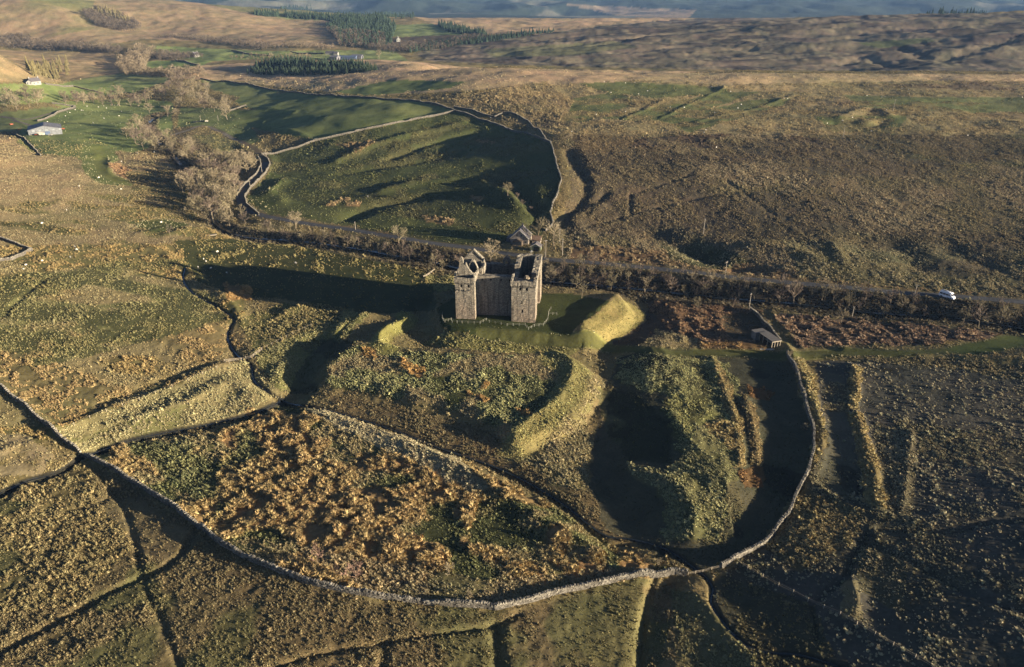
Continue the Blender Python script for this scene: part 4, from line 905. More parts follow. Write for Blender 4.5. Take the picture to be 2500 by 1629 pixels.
# ------------------------------------------------------------------ post-and-rail barrier round the castle foot
wood = mat('weathered_timber', (.36, .30, .22), .85, .3, 4); galv = mat('pale_steel_rail', (.27, .26, .21), .6, .2, 4)
def fence(name, line, label, cat='fence', gap=2.4, h=1.15, rails=(1.08, .6), r=.04, m=None, group=None, px=True, n=1, rr=.025, sub=True):
    p = gpts(line) if px else np.array(line, float); pts = []
    for a, b in zip(p[:-1], p[1:]):
        k = max(1, round(np.linalg.norm(b-a)/gap)); pts += [a+(b-a)*i/k for i in range(k)]
    pts.append(p[-1]); x0, y0 = pts[0]; z0 = gz(x0, y0); o = thing(name, label, cat, (x0, y0, z0), 0, group)
    P3 = [(q[0]-x0, q[1]-y0, gz(*q)-z0) for q in pts]; many = len(P3) > 60; mbp = MB(); me0 = None
    for q in P3:
        if many: mbp.box((q[0]-r, q[1]-r, q[2]-.3), (q[0]+r, q[1]+r, q[2]+h)); continue
        if me0 is None:
            t = MB(); t.box((-r, -r, -.3), (r, r, h)); me0 = t.mesh('post', m or wood)
        po = bpy.data.objects.new('post', me0); COL.objects.link(po); po.parent = o; po.location = q; po.rotation_euler = (random.uniform(-.04, .04), random.uniform(-.04, .04), random.uniform(0, 1))
    if many: mbp.build('post', m or wood, o, stuff=True)
    for zr in rails:
        mb = MB()
        for a, b in zip(P3[:-1], P3[1:]): mb.tube((a[0], a[1], a[2]+zr), (b[0], b[1], b[2]+zr), rr, n=4)
        mb.build('rail', m or wood, o)
    return o
Zp = lambda l: [(1060+x/6.463, 580+y/6.463) for x, y in l]
fence('barrier_fence', Zp([(130,1215),(130,1290),(170,1340),(275,1310)]), 'pale post and rail barrier pen left of the castle foot', gap=1.6, m=galv)
fence('barrier_fence', Zp([(285,1345),(440,1355),(725,1365)]), 'pale barrier of posts and rails below the left tower', m=galv, gap=2.2)
fence('barrier_fence', Zp([(725,1365),(825,1312),(870,1345)]), 'bent middle piece of barrier in front of the dark recessed wall', m=galv, gap=2.2)
fence('barrier_fence', Zp([(870,1345),(1150,1395),(1437,1395),(1487,1460)]), 'pale barrier of posts and rails below the right tower', m=galv, gap=2.2)
fence('barrier_fence', Zp([(1487,1460),(1583,1410),(1722,1395),(1792,1310),(1805,1200),(1845,1130)]), 'pale barrier turning back along the sunny side of the castle', m=galv, gap=2.2)
fence('barrier_fence', Zp([(1808,1220),(1935,1225)]), 'short barrier spur on the lawn beside the sunny castle side', m=galv, gap=2.0)

# ------------------------------------------------------------------ drystone walls
wall_m = mat('drystone', (.115, .10, .08), .95, .5, 1.6, 1.0, 3.5, bdist=.2, detail=7)  # shade of the wall's side put into this darker stone colour
cope_m = mat('coping_stone', (.22, .195, .155), .95, .45, .9, .6, 4, bdist=.1)  # same stone lighter: sunlight put into coping and face stones
def drystone(line, label, h=1.35, w=.62, stones=2.2, face=0, group=None, gap=0.0):
    p = gpts(line); L_ = np.r_[0, np.cumsum(np.linalg.norm(np.diff(p, axis=0), axis=1))]; n = max(4, int(L_[-1]/1.3)); t = np.linspace(0, L_[-1], n)
    q = np.stack([np.interp(t, L_, p[:, 0]), np.interp(t, L_, p[:, 1])], 1)
    q += np.stack([noise(t/7, t*0+3, 5), noise(t/7, t*0+9, 6)], 1)*.35
    T = np.gradient(q, axis=0); T /= np.linalg.norm(T, axis=1)[:, None]; N = np.stack([-T[:, 1], T[:, 0]], 1)
    z = sample(Z, q[:, 0], q[:, 1]); o0 = np.array([q[n//2, 0], q[n//2, 1], z[n//2]])
    o = thing('drystone_wall', label, 'stone wall', tuple(o0), 0, group)
    v = []; f = []; hh = .9*h*(1 + .18*noise(t/4, t*0, 8) - .45*sstep(.45, .7, noise(t/9, t*0+5, 12)))
    w = w*.8; h = h*.9; prof = [(-w/2-.12, -.5), (-w/2, .35), (-w/2+.1, 1.0), (w/2-.1, 1.0), (w/2, .35), (w/2+.12, -.5)]
    for i in range(n):
        for a, k in prof:
            zz = z[i] + (hh[i]*k if k > 0 else k) + random.uniform(-.07, .07); b = a + random.uniform(-.06, .06)
            v.append((q[i, 0]+N[i, 0]*b-o0[0], q[i, 1]+N[i, 1]*b-o0[1], zz-o0[2]))
    for i in range(n-1):
        for j in range(5): f.append((i*6+j, i*6+j+1, (i+1)*6+j+1, (i+1)*6+j))
    f += [(5,4,3,2,1,0), tuple((n-1)*6+k for k in range(6))]
    m = MB(); m.add(v, f); m.build('wall_body', wall_m, o)
    c = MB(); k = int(L_[-1]*stones)
    for i in range(k):
        s = L_[-1]*(i+random.uniform(.1, .9))/k
        x = np.interp(s, t, q[:, 0]); y = np.interp(s, t, q[:, 1]); zz = np.interp(s, t, z) + np.interp(s, t, hh); a = math.atan2(np.interp(s, t, T[:, 1]), np.interp(s, t, T[:, 0]))
        lx, ly, lz = random.uniform(.08, .2), random.uniform(.2, .36), random.uniform(.16, .38)
        x -= o0[0]; y -= o0[1]; zz -= o0[2]
        c.box((x-lx, y-ly, zz-.12), (x+lx, y+ly, zz+lz), a+random.uniform(-.35, .35), jit=.06)
    c.build('coping_stones', cope_m, o, stuff=True)
    if face:
        c = MB()
        for i in range(int(L_[-1]*face)):
            s = random.uniform(0, L_[-1]); sd = random.choice((-1, 1)); x = np.interp(s, t, q[:, 0]); y = np.interp(s, t, q[:, 1]); a = math.atan2(np.interp(s, t, T[:, 1]), np.interp(s, t, T[:, 0]))
            kz = random.uniform(.08, .95); zz = np.interp(s, t, z) + h*kz - o0[2]; b = sd*(w/2 - .1*max(0, (kz-.35)/.65))
            x += -math.sin(a)*b - o0[0]; y += math.cos(a)*b - o0[1]; lx, lz = random.uniform(.14, .34), random.uniform(.07, .15)
            c.box((x-lx, y-.09, zz-lz), (x+lx, y+.09, zz+lz), a, jit=.04)
        c.build('face_stones', cope_m, o, stuff=True)
    return o
W1 = [(-40,905),(0,945),(60,992),(130,1052),(200,1113)]
drystone(W1, 'drystone wall running in from the left edge to the stream crossing', face=3, w=.7)
drystone([(212,1116),(270,1145),(330,1182),(400,1226),(480,1282),(540,1325),(600,1362),(680,1395),(760,1422),(830,1441),(900,1456),(980,1468),(1060,1477),(1140,1483),(1210,1485)], 'long drystone wall along the lower left of the rushy enclosure', face=7, w=.75, stones=3.2)
drystone([(1210,1485),(1300,1465),(1380,1447),(1450,1432),(1520,1414),(1580,1405),(1640,1402),(1676,1404)], 'pale sunlit drystone wall along the bottom of the rushy enclosure', face=10, w=.8, h=1.5, stones=3.5)
drystone([(1762,1384),(1815,1352),(1866,1332),(1895,1300),(1922,1258),(1950,1200),(1974,1150),(1984,1100),(1987,1060),(1975,1010),(1960,958),(1945,915),(1930,880),(1922,862)], 'curving drystone wall between the dark hollow and the right foreground', face=6, w=.72, stones=3)
drystone([(1906,836),(1882,806),(1858,780),(1832,757)], 'short drystone wall behind the flat roofed shelter', w=.6)
drystone([(640,378),(690,371),(730,360),(770,345),(850,327),(930,309),(1020,291),(1112,272)], 'long straight drystone wall dividing the hill field from the upper pasture', w=.8)
drystone([(490,193),(560,200),(630,213),(700,225),(770,233),(850,238),(930,243),(1000,246),(1070,257),(1112,272)], 'far drystone wall along the top of the upper pasture', w=.8)
drystone([(1112,272),(1180,296),(1230,312),(1270,325),(1320,340),(1345,351)], 'drystone wall slanting down along the top right of the hill field', w=.8)
drystone([(1345,351),(1355,385),(1362,415),(1371,440),(1362,470),(1350,500),(1344,520)], 'drystone wall bending down the right side of the hill field', w=.7)
drystone([(1344,520),(1350,545),(1345,556),(1333,566)], 'low drystone wall curling round behind the cottage trees', w=.6)
drystone([(1110,262),(1150,270),(1180,282),(1207,287),(1230,277),(1252,278),(1290,298),(1315,318),(1334,345)], 'winding outer drystone wall above the corner of the hill field', w=.7)
drystone([(643,380),(657,393),(659,405),(650,422),(628,445),(608,465),(598,482),(602,500),(618,515),(633,525)], 'drystone wall along the right side of the lane bend', w=.6)
drystone([(632,385),(638,402),(628,425),(600,450),(578,478)], 'drystone wall along the wooded side of the lane bend', w=.55)
drystone([(-40,570),(0,585),(40,598),(75,611)], 'upper arm of the drystone corner at the left edge', w=.8)
drystone([(82,611),(55,624),(25,636),(-30,641)], 'pale lower arm of the drystone corner at the left edge', w=.9)
drystone([(30,325),(60,340),(85,365),(100,382)], 'small drystone wall running down from the barn', w=.8)
drystone([(93,297),(130,283),(165,268),(184,262)], 'dark drystone wall between the farm track and the pasture', w=.9)
drystone([(128,253),(145,255),(165,259),(186,261)], 'short far drystone wall beyond the farm track', w=.9)
drystone([(112,206),(180,212),(250,228)], 'drystone wall below the white cottage on the left', w=1.0, h=1.5)
drystone([(430,148),(460,154),(485,160)], 'dark drystone wall crossing the far green fields', w=1.2, h=1.6)
drystone([(566,124),(600,132),(660,138)], 'dark wall in the distant valley pasture', w=1.4, h=1.8)
drystone([(710,127),(790,132)], 'dark wall behind the spruce plantation', w=1.4, h=1.8)
drystone([(560,272),(590,262),(602,258)], 'little drystone wall beside the bare trees at the pasture corner', w=.7)
# timber fences and water gate
fence('water_gate', [(1680,1404),(1715,1398),(1758,1387)], 'timber water gate across the stream between the two wall ends', 'gate', gap=2.0, h=.9, rails=(.8,.55,.3), r=.06)
fence('post_fence', [(140,1052),(220,1022),(300,992),(380,962),(460,930),(530,900),(590,882)], 'line of old fence posts along the bleached bank', gap=4.5, r=.06, rails=(.9,), rr=.012)
fence('rail_fence', [(548,884),(590,880),(612,876),(640,855)], 'timber rail fence crossing the stream left of the banks', gap=2, rails=(1.0,.65,.3), rr=.05)
fence('rail_fence', [(640,855),(700,825),(760,797)], 'thin fence climbing the tussocky bank left of the ditch', gap=2.6, r=.045, rails=(1.0,), rr=.015)
fence('wire_fence', [(1790,1367),(1900,1432),(2050,1502),(2180,1577),(2290,1640)], 'old fence slanting through the lower right corner', gap=3.4, r=.055, rails=(.95,.5), rr=.018)
fence('yard_fence', [(1330,634),(1328,612),(1326,590)], 'timber fence between the cottage garden and the sunlit strip', gap=1.6, rails=(1.1,.6), rr=.05)

# ------------------------------------------------------------------ trees
bark = mat('bark', (.23, .18, .12), .95, .35, 1.5); bark_dark = mat('dark_bark', (.10, .08, .06), .95, .35, 1.5)
TW = {k: mat('twigs_'+k, c, .95, .3, .35) for k, c in (('tan', (.285,.23,.145)), ('olive', (.235,.195,.115)), ('brown', (.20,.15,.11)), ('pink', (.27,.17,.12)))}
def bare_tree(seed, h, spread, bole, limbs, dens, trunk_r, upright=.5, multi=1):
    """returns trunk mesh builder and crown mesh builder for a leafless tree"""
    rg = random.Random(seed); T = MB(); K = MB()
    def spray(p, d, l):
        for _ in range(dens):
            e = Vector((rg.gauss(0, .55), rg.gauss(0, .55), rg.gauss(.12, .5))); q = (d*1.0 + e).normalized()*l*rg.uniform(.5, 1.15)
            s = q.orthogonal().normalized(); s.rotate(Matrix.Rotation(rg.uniform(0, 6.28), 3, q.normalized())); w = rg.uniform(.024, .058)
            o = p + q*rg.uniform(-.15, .1); m = o + q*.55 + Vector((0, 0, rg.uniform(-.1, .12)))*l
            k = len(K.v); K.v += [tuple(o+s*w), tuple(o-s*w), tuple(m-s*w*.8), tuple(m+s*w*.8), tuple(o+q)]; K.f += [(k, k+1, k+2, k+3), (k+3, k+2, k+4)]
    for mm in range(multi):
        base = Vector((rg.uniform(-.4, .4), rg.uniform(-.4, .4), -.3)) if multi > 1 else Vector((0, 0, -.3))
        lean = Vector((rg.uniform(-.18, .18), rg.uniform(-.18, .18), 1)) if multi == 1 else Vector((rg.uniform(-.5, .5), rg.uniform(-.5, .5), 1))
        top = base + lean.normalized()*h*bole; T.tube(base, top, trunk_r, trunk_r*.7, 6); cur = top
        lead = top + Vector((rg.uniform(-.1, .1)*h, rg.uniform(-.1, .1)*h, h*(.9-bole))); T.tube(top, lead, trunk_r*.6, trunk_r*.15, 5)
        n = limbs//multi + 1
        for i in range(n):
            a = 6.283*(i + rg.uniform(-.3, .3))/n*1.618*2; f_ = rg.uniform(0, .75); st = top.lerp(lead, f_)
            L_ = h*spread*(1-f_*.55)*rg.uniform(.7, 1.1); d = Vector((math.cos(a), math.sin(a), upright + f_*.7 + rg.uniform(-.15, .25))).normalized()
            mid = st + d*L_*.55; end = mid + (d + Vector((0, 0, .3))).normalized()*L_*.5
            K.tube(st, mid, trunk_r*.5*(1-f_*.5), trunk_r*.3, 4); K.tube(mid, end, trunk_r*.3, .025, 3)
            for j in range(5):
                t = rg.uniform(.25, 1); pp = (st.lerp(mid, t*2) if t < .5 else mid.lerp(end, t*2-1))
                dd = (d + Vector((rg.gauss(0, .6), rg.gauss(0, .6), rg.gauss(.2, .4)))).normalized(); e2 = pp + dd*L_*.38
                K.tube(pp, e2, trunk_r*.11, .02, 3); spray(e2, dd, L_*.30); spray(pp.lerp(e2, .5), dd, L_*.26)
            spray(end, d, L_*.32)
        for _ in range(3): spray(lead, Vector((rg.gauss(0, .3), rg.gauss(0, .3), 1)), h*.13)
    return T, K
def tree_proto(name, seed, h, spread, bole, limbs, dens, tr, up, multi, tw, bk=None):
    T, K = bare_tree(seed, h, spread, bole, limbs, dens, tr, up, multi)
    return (T.mesh('trunk', bk or bark), K.mesh('crown', TW[tw]))
PROT = {
 'ash': [tree_proto('t', 100+i, 10, .46, .2, 13, 7, .26, .45, 1, c) for i, c in enumerate(('tan', 'olive', 'tan', 'brown'))],
 'sparse': [tree_proto('t', 120+i, 8, .38, .28, 8, 3, .15, .6, 1, c) for i, c in enumerate(('olive', 'brown'))],
 'dense': [tree_proto('t', 130+i, 9, .5, .14, 16, 7, .26, .35, 1, c) for i, c in enumerate(('tan', 'olive', 'tan', 'brown'))],
 'alder': [tree_proto('t', 140+i, 7, .36, .2, 10, 4, .12, .8, 3, c) for i, c in enumerate(('brown', 'olive', 'brown'))],
 'shrub': [tree_proto('t', 150+i, 3.2, .5, .08, 9, 5, .06, .7, 3, c) for i, c in enumerate(('brown', 'tan', 'brown'))],
 'birch': [tree_proto('t', 160+i, 6, .30, .2, 10, 5, .09, .9, 1, 'pink', None) for i in range(2)],
}
HREF = {'ash': 10, 'sparse': 8, 'dense': 9, 'alder': 7, 'shrub': 3.2, 'birch': 6}
NTREE = [0]
def plant(kind, x, y, h, label, group=None, name='bare_tree', cat='tree', var=None):
    tm, km = PROT[kind][var % len(PROT[kind])] if var is not None else random.choice(PROT[kind])
    o = thing(name, label, cat, (x, y, gz(x, y)), random.uniform(0, 6.28), group); s = h/HREF[kind]*random.uniform(.92, 1.08); w = s*random.uniform(.9, 1.15)
    o.scale = (w, w, s)
    for nm, me_ in (('trunk', tm), ('crown', km)):
        c = bpy.data.objects.new(nm, me_); COL.objects.link(c); c.parent = o
    NTREE[0] += 1; return o
def fill(poly, n, gap, seed):                              # ground points inside a picture outline, kept apart
    rg = np.random.default_rng(seed); pl = gpts(poly); x0, y0 = pl.min(0); x1, y1 = pl.max(0); out = []
    for _ in range(n*40):
        p = np.array([rg.uniform(x0, x1), rg.uniform(y0, y1)])
        if not inside(np.array([p[0]]), np.array([p[1]]), pl)[0]: continue
        if all((p[0]-q[0])**2+(p[1]-q[1])**2 > gap*gap for q in out): out.append(p)
        if len(out) >= n: break
    return out
def wood_of(poly, n, gap, seed, kinds, h0, h1, label, group, name='bare_tree', cat='tree'):
    for x, y in fill(poly, n, gap, seed):
        h = random.uniform(h0, h1); z = gz(x, y); ub, vb = project(x, y, z); ut, vt = project(x, y, z+h)
        if 2255 < ub < 2365 and vt < 745: continue           # the road is open to view beside the campervan
        plant(random.choice(kinds), x, y, h, label, group, name, cat)
# singled-out trees, from the photograph (foot of the trunk)
for u, v, k, h, var, lab in [
 (1313,590,'ash',13.5,1,'tall round bare tree between the cottage and the field wall'),
 (1352,600,'ash',12.5,0,'bare tree on the sunny strip right of the cottage'),
 (1370,612,'sparse',10,0,'slim bare tree behind the sunlit strip'),
 (1198,640,'dense',10.5,2,'broad bare tree behind the castle, left of the cottage'),
 (1240,478,'dense',8.5,1,'lone bare tree on the hill field slope near the wall'),
 (722,558,'ash',9.5,0,'pale bare tree standing by the road on the left of the river'),
 (975,600,'ash',10.5,1,'spreading bare tree on the river bank left of the castle'),
 (862,612,'sparse',9,0,'upright thin tree beside the river, below the roadside pole'),
 (1065,650,'alder',9.5,0,'bare tree on the river bank close behind the castle mound'),
 (1120,655,'sparse',8,1,'thin bare tree hard behind the left castle tower'),
 (417,578,'sparse',7,1,'lone small tree on the green flat left of the river wood'),
 (590,530,'alder',8,1,'slender bare tree at the lower tip of the river wood'),
 (645,570,'sparse',7,0,'pollarded thin tree below the lane bend'),
 (665,580,'sparse',7,1,'small bare tree left of the road by the river'),
 (2054,788,'ash',6.0,0,'small round pale tree at the top of the bracken strip'),
 (1705,756,'alder',6.5,1,'upright many stemmed tree at the bracken end, left one'),
 (1790,752,'alder',5.5,0,'low many stemmed tree beside the pole and short wall'),
 (1938,742,'ash',10.5,3,'large dark bare tree between the road and the river'),
 (2352,792,'sparse',9,0,'bare tree near the right end of the bracken strip'),
 (2388,800,'sparse',9.5,1,'taller bare tree at the right end of the bracken strip'),
 (1716,720,'ash',8.5,3,'bare riverside tree above the bracken left part'),
 (1420,728,'sparse',8,0,'bare tree over the ditch right of the castle'),
 (780,1385,'birch',7.5,0,'reddish birch on the inner side of the long enclosure wall'),
 (870,1420,'birch',7.5,1,'leaning reddish birch just above the long enclosure wall'),
 (820,1410,'birch',4,0,'low reddish scrub birch between the two wall birches'),
 (1095,1400,'shrub',3.2,1,'pale grey bush inside the enclosure above the wall bend'),
 (1146,1460,'shrub',2.6,1,'narrow pale bush right against the enclosure wall'),
 (1606,1385,'shrub',2.6,1,'pale bush at the stream end of the enclosure'),
 (1964,1050,'shrub',2.6,1,'pale upright bush against the curving wall'),
 (1946,925,'shrub',1.8,1,'little bush at the top of the curving wall'),
 (1930,870,'shrub',2.6,1,'tangled bush where the path passes the wall end'),
 (1275,500,'shrub',3.5,2,'brown scrub bush on the hill field below the lone tree'),
 (1295,515,'shrub',3.0,0,'scrub bush lowest on the hill field gully'),
 (1262,485,'shrub',3.5,0,'scrub bush beside the lone hill field tree'),
 (548,545,'ash',10,0,'pale tree at the lower edge of the river wood'),
 (600,548,'ash',8,3,'brown tree beside the lane foot of the river wood'),
 (440,262,'dense',11,0,'round tree above the river meadow, topmost of three'),
 (410,285,'dense',11,0,'round tree standing by the bend of the little river track'),
 (430,280,'dense',6,2,'small round bush tree beside the river track'),
 (365,275,'dense',10,2,'dark round tree left of the river track'),
 (335,315,'dense',14,1,'broad pale tree on the pasture side of the river'),
 (355,330,'dense',10,2,'olive tree below the broad pale tree by the river'),
 (555,292,'ash',14,0,'tall bare tree at the pasture corner above the lane'),
 (632,100,'dense',12,3,'dark round tree alone on the far tan hillside'),
 (662,142,'dense',9,2,'round tree in the distant valley pasture'),
 (925,145,'ash',14,2,'tall tree in the distant green fields right of the sheds'),
 (800,208,'shrub',6,0,'lone bush on the tan moor below the plantation'),
 (855,203,'shrub',4.5,0,'small lone bush on the tan moor'),
 (2272,218,'shrub',6,0,'dark thorn bush alone on the upper moor'),
]:
    x, y, z = gpt(u, v); bush = 'bush' in lab
    plant(k, x, y, h, lab, None, 'bush' if bush else 'bare_tree', 'bush' if bush else 'tree', var)
R0 = random.Random(3)
wood_of([(445,470),(470,440),(500,415),(560,395),(612,400),(630,395),(618,425),(585,460),(572,500),(590,540),(560,560),(510,545),(470,520)], 66, 4.0, 1, ['dense','dense','ash','dense','ash'], 9, 14, 'bare tan crowned tree in the dense wood beside the lane bend', 'river wood beside the lane bend')
wood_of([(300,330),(330,310),(370,330),(430,350),(480,370),(540,385),(560,400),(520,415),(470,400),(420,385),(370,370),(320,350)], 44, 4.6, 2, ['dense','ash','dense'], 6, 11, 'bare tree in the straggling riverside wood above the lane bend', 'upper riverside trees')
wood_of([(640,560),(800,590),(950,612),(1090,640),(1090,665),(950,630),(800,605),(650,582)], 40, 4.0, 3, ['alder','sparse','alder','ash'], 4.5, 9, 'thin bare tree in the line along the river left of the castle', 'river bank trees left of the castle')
wood_of([(1330,650),(1450,652),(1600,672),(1800,690),(1990,708),(2200,735),(2500,770),(2520,800),(2300,780),(2100,768),(1900,745),(1700,728),(1500,712),(1340,700)], 110, 4.0, 4, ['alder','alder','sparse','dense','ash'], 4, 8, 'dark bare tree in the river strip between road and bracken', 'river strip trees right of the castle')
wood_of([(420,190),(470,200),(520,235),(560,265),(570,290),(520,280),(470,255),(440,240),(400,215)], 44, 6.0, 5, ['dense','ash','ash','sparse'], 8, 13, 'bare tree in the curving wood by the upper river bend', 'curving wood by the upper river')
wood_of([(120,245),(230,240),(310,232),(330,245),(420,215),(400,235),(330,262),(250,258),(130,258)], 44, 6, 6, ['dense','alder'], 8, 13, 'bare tree in the hedge line across the valley pasture', 'hedge line across the valley')
wood_of([(10,262),(50,270),(120,258),(125,245),(80,235),(20,235)], 14, 6, 7, ['dense','ash'], 9, 14, 'bare tree in the clump above the barn', 'clump above the barn')
NIND = NTREE[0]
# far-off woods that read as masses
def far_wood(name, poly, n, gap, seed, kind, h0, h1):
    pts = fill(poly, n, gap, seed); rg = np.random.default_rng(seed); k = len(pts)
    p = np.array([(x, y, gz(x, y)-.2) for x, y in pts]); s = rg.uniform(h0, h1, k)
    src = FARSRC[kind]; c = np.ones((k, 3))*rg.uniform(.7, 1.3, (k, 1))*np.array(FARTINT[kind])
    return scatter(name, p, np.stack([np.zeros(k), np.zeros(k), rg.random(k)*6.28], 1), np.stack([s*rg.uniform(.8, 1.25, k)]*2+[s*rg.uniform(.65, 1.25, k)], 1), c, src)
far_mat = attr_mat('far_tree', 'tint', 'INSTANCER', .3, 6)
def conifer_mb(seed, n=7):
    rg = random.Random(seed); m = MB(); tiers = 6
    for t in range(tiers):
        z0 = .08 + t*.155; r = .21*(1 - t/tiers)**.85 + .02; v = [(0, 0, z0+.26)]
        for i in range(n*2):
            a = math.pi*i/n + t*.4; q = r*(1.05 if i % 2 else .62)*rg.uniform(.8, 1.2); v.append((q*math.cos(a), q*math.sin(a), z0 + rg.uniform(-.03, .03) - (.02 if i % 2 else 0)))
        m.add(v, [(0, 1+i, 1+(i+1) % (2*n)) for i in range(2*n)])
    return m
def blob_mb(seed):                                          # a far leafless crown: stem plus a cloud of twig sprays
    T, K = bare_tree(seed, 1.0, .45, .15, 9, 2, .03, .4, 1)
    for j in range(len(K.v)//1): pass
    m = MB(); m.add(T.v, T.f); m.add(K.v, K.f); return m
FARSRC = {}
def fsrc(key, mbs):
    L_ = []
    for b in mbs:
        mm = b.mesh(key, far_mat); L_.append(bpy.data.objects.new(key, mm))
    FARSRC[key] = L_
def far_bare(seed):
    rg = random.Random(seed); m = MB(); m.tube((0,0,0), (0,0,.5), .03, .02, 4)
    for _ in range(150):
        d = Vector((rg.gauss(0,1), rg.gauss(0,1), rg.gauss(.2,1))).normalized(); c = Vector((0,0,.56)); o = c + Vector((d.x*.30, d.y*.30, d.z*.30))*rg.uniform(.3, .9); q = o + d*rg.uniform(.1, .22)
        s = d.orthogonal().normalized()*rg.uniform(.008, .02); s.rotate(Matrix.Rotation(rg.uniform(0, 6), 3, d)); k = len(m.v)
        m.v += [tuple(o+s), tuple(o-s), tuple(q)]; m.f += [(k, k+1, k+2)]
    return m
fsrc('conifer', [conifer_mb(i) for i in range(4)]); fsrc('bare', [far_bare(i) for i in range(4)]); fsrc('larch', [conifer_mb(9+i) for i in range(3)])
FARTINT = {'conifer': (.040,.058,.036), 'bare': (.20,.155,.10), 'larch': (.15,.125,.06), 'darkbare': (.12,.095,.07)}
FARSRC['darkbare'] = FARSRC['bare']
# spruces that can be told apart: single trees
con_m = [mat('spruce_needles', (.042,.060,.034), .95, .4, .5), mat('larch_twigs', (.17,.14,.062), .95, .35, .5)]
SPR = [conifer_mb(60+i, 8) for i in range(4)]
def con_mesh(i, m):
    t = MB(); t.tube((0,0,-.04), (0,0,.3), .012, .008, 5); return (t.mesh('trunk', bark_dark), SPR[i].mesh('crown', m))
SPRM = [con_mesh(i, con_m[0]) for i in range(4)]; LARM = [con_mesh(i, con_m[1]) for i in range(4)]
def conifers(poly, n, gap, seed, ms, h0, h1, label, group, name):
    for x, y in fill(poly, n, gap, seed):
        o = thing(name, label, 'tree', (x, y, gz(x, y)), random.uniform(0, 6), group); h = random.uniform(h0*.75, h1*1.15); w = random.uniform(h0, h1)*random.uniform(.85, 1.3); o.scale = (w, w, h)
        for nm, me_ in zip(('trunk', 'crown'), random.choice(ms)):
            c = bpy.data.objects.new(nm, me_); COL.objects.link(c); c.parent = o
conifers([(600,181),(700,185),(812,183),(800,174),(760,170),(620,174)], 150, 3.2, 21, SPRM, 6, 8.5, 'dark spruce in the front rows of the left valley plantation', 'front spruces of the left valley plantation', 'spruce_tree')
conifers([(800,184),(930,172),(900,166),(790,172)], 90, 3.2, 22, SPRM, 6, 8.5, 'dark spruce in the front rows of the right valley plantation', 'front spruces of the right valley plantation', 'spruce_tree')
conifers([(60,172),(85,192),(140,194),(178,184),(172,160),(120,156),(75,160)], 60, 5.5, 23, LARM, 9, 14, 'olive larch in the clump above the white cottage', 'larches above the white cottage', 'larch_tree')
far_wood('spruce_plantation', [(620,174),(760,170),(800,174),(790,165),(700,161),(640,167)], 420, 3.2, 31, 'conifer', 8, 12)
far_wood('spruce_plantation', [(790,172),(900,166),(860,160),(790,160)], 200, 3.2, 32, 'conifer', 7, 10)
far_wood('hill_wood', [(205,38),(240,66),(300,78),(345,72),(330,56),(290,36),(240,26)], 420, 5, 33, 'darkbare', 10, 14)
far_wood('hill_wood', [(215,32),(300,60),(320,58),(280,32)], 160, 5, 43, 'larch', 10, 15)
far_wood('valley_wood', [(-40,112),(60,120),(200,126),(290,134),(300,122),(200,112),(100,104),(30,90),(-40,100)], 420, 5.5, 34, 'darkbare', 9, 13)
far_wood('valley_wood', [(285,165),(300,150),(345,120),(380,125),(360,150),(350,175),(310,185)], 200, 6, 35, 'bare', 9, 14)
far_wood('valley_wood', [(350,140),(430,148),(500,140),(440,130),(360,128)], 120, 6, 36, 'darkbare', 7, 10)
far_wood('valley_wood', [(340,186),(420,190),(500,186),(490,172),(430,178),(350,178)], 120, 6, 37, 'bare', 8, 12)
far_wood('hedge_wood', [(385,92),(500,102),(650,122),(660,112),(560,100),(450,90)], 220, 5, 38, 'darkbare', 6, 9)
far_wood('hedge_wood', [(660,118),(800,122),(820,115),(700,108)], 90, 6, 39, 'bare', 5, 8)
far_wood('mixed_plantation', [(795,66),(835,112),(900,118),(955,110),(968,66),(930,42),(860,42)], 900, 5.5, 40, 'conifer', 9, 13)
far_wood('mixed_plantation', [(800,75),(830,114),(880,118),(940,116),(940,90)], 260, 6, 41, 'darkbare', 9, 13)
far_wood('spruce_plantation', [(925,44),(1015,46),(1010,32),(930,32)], 260, 6, 42, 'conifer', 10, 14)
far_wood('spruce_plantation', [(622,38),(680,42),(682,34),(626,32)], 120, 5, 44, 'conifer', 9, 12)
far_wood('spruce_plantation', [(690,42),(860,52),(862,44),(700,36)], 260, 6, 45, 'conifer', 9, 12)
far_wood('spruce_plantation', [(680,24),(762,26),(758,15),(688,15)], 220, 6, 46, 'conifer', 11, 15)
far_wood('spruce_plantation', [(1070,62),(1090,78),(1190,92),(1185,84),(1100,60)], 240, 5, 47, 'conifer', 8, 12)
far_wood('valley_wood', [(900,118),(1000,112),(1150,92),(1190,92),(1120,110),(1010,128),(950,130)], 260, 6, 48, 'darkbare', 8, 11)
far_wood('spruce_shelterbelt', [(1000,130),(1080,118),(1180,104),(1350,80),(1352,76),(1180,96),(1060,110),(990,126)], 320, 5, 49, 'conifer', 7, 10)
far_wood('spruce_plantation', [(2255,38),(2330,36),(2412,32),(2405,24),(2340,28)], 240, 6, 50, 'conifer', 9, 12)
far_wood('valley_wood', [(390,150),(440,142),(430,136),(380,142)], 60, 6, 51, 'darkbare', 7, 10)
far_wood('hedge_wood', [(560,145),(760,142),(760,138),(560,140)], 50, 8, 52, 'bare', 5, 8)

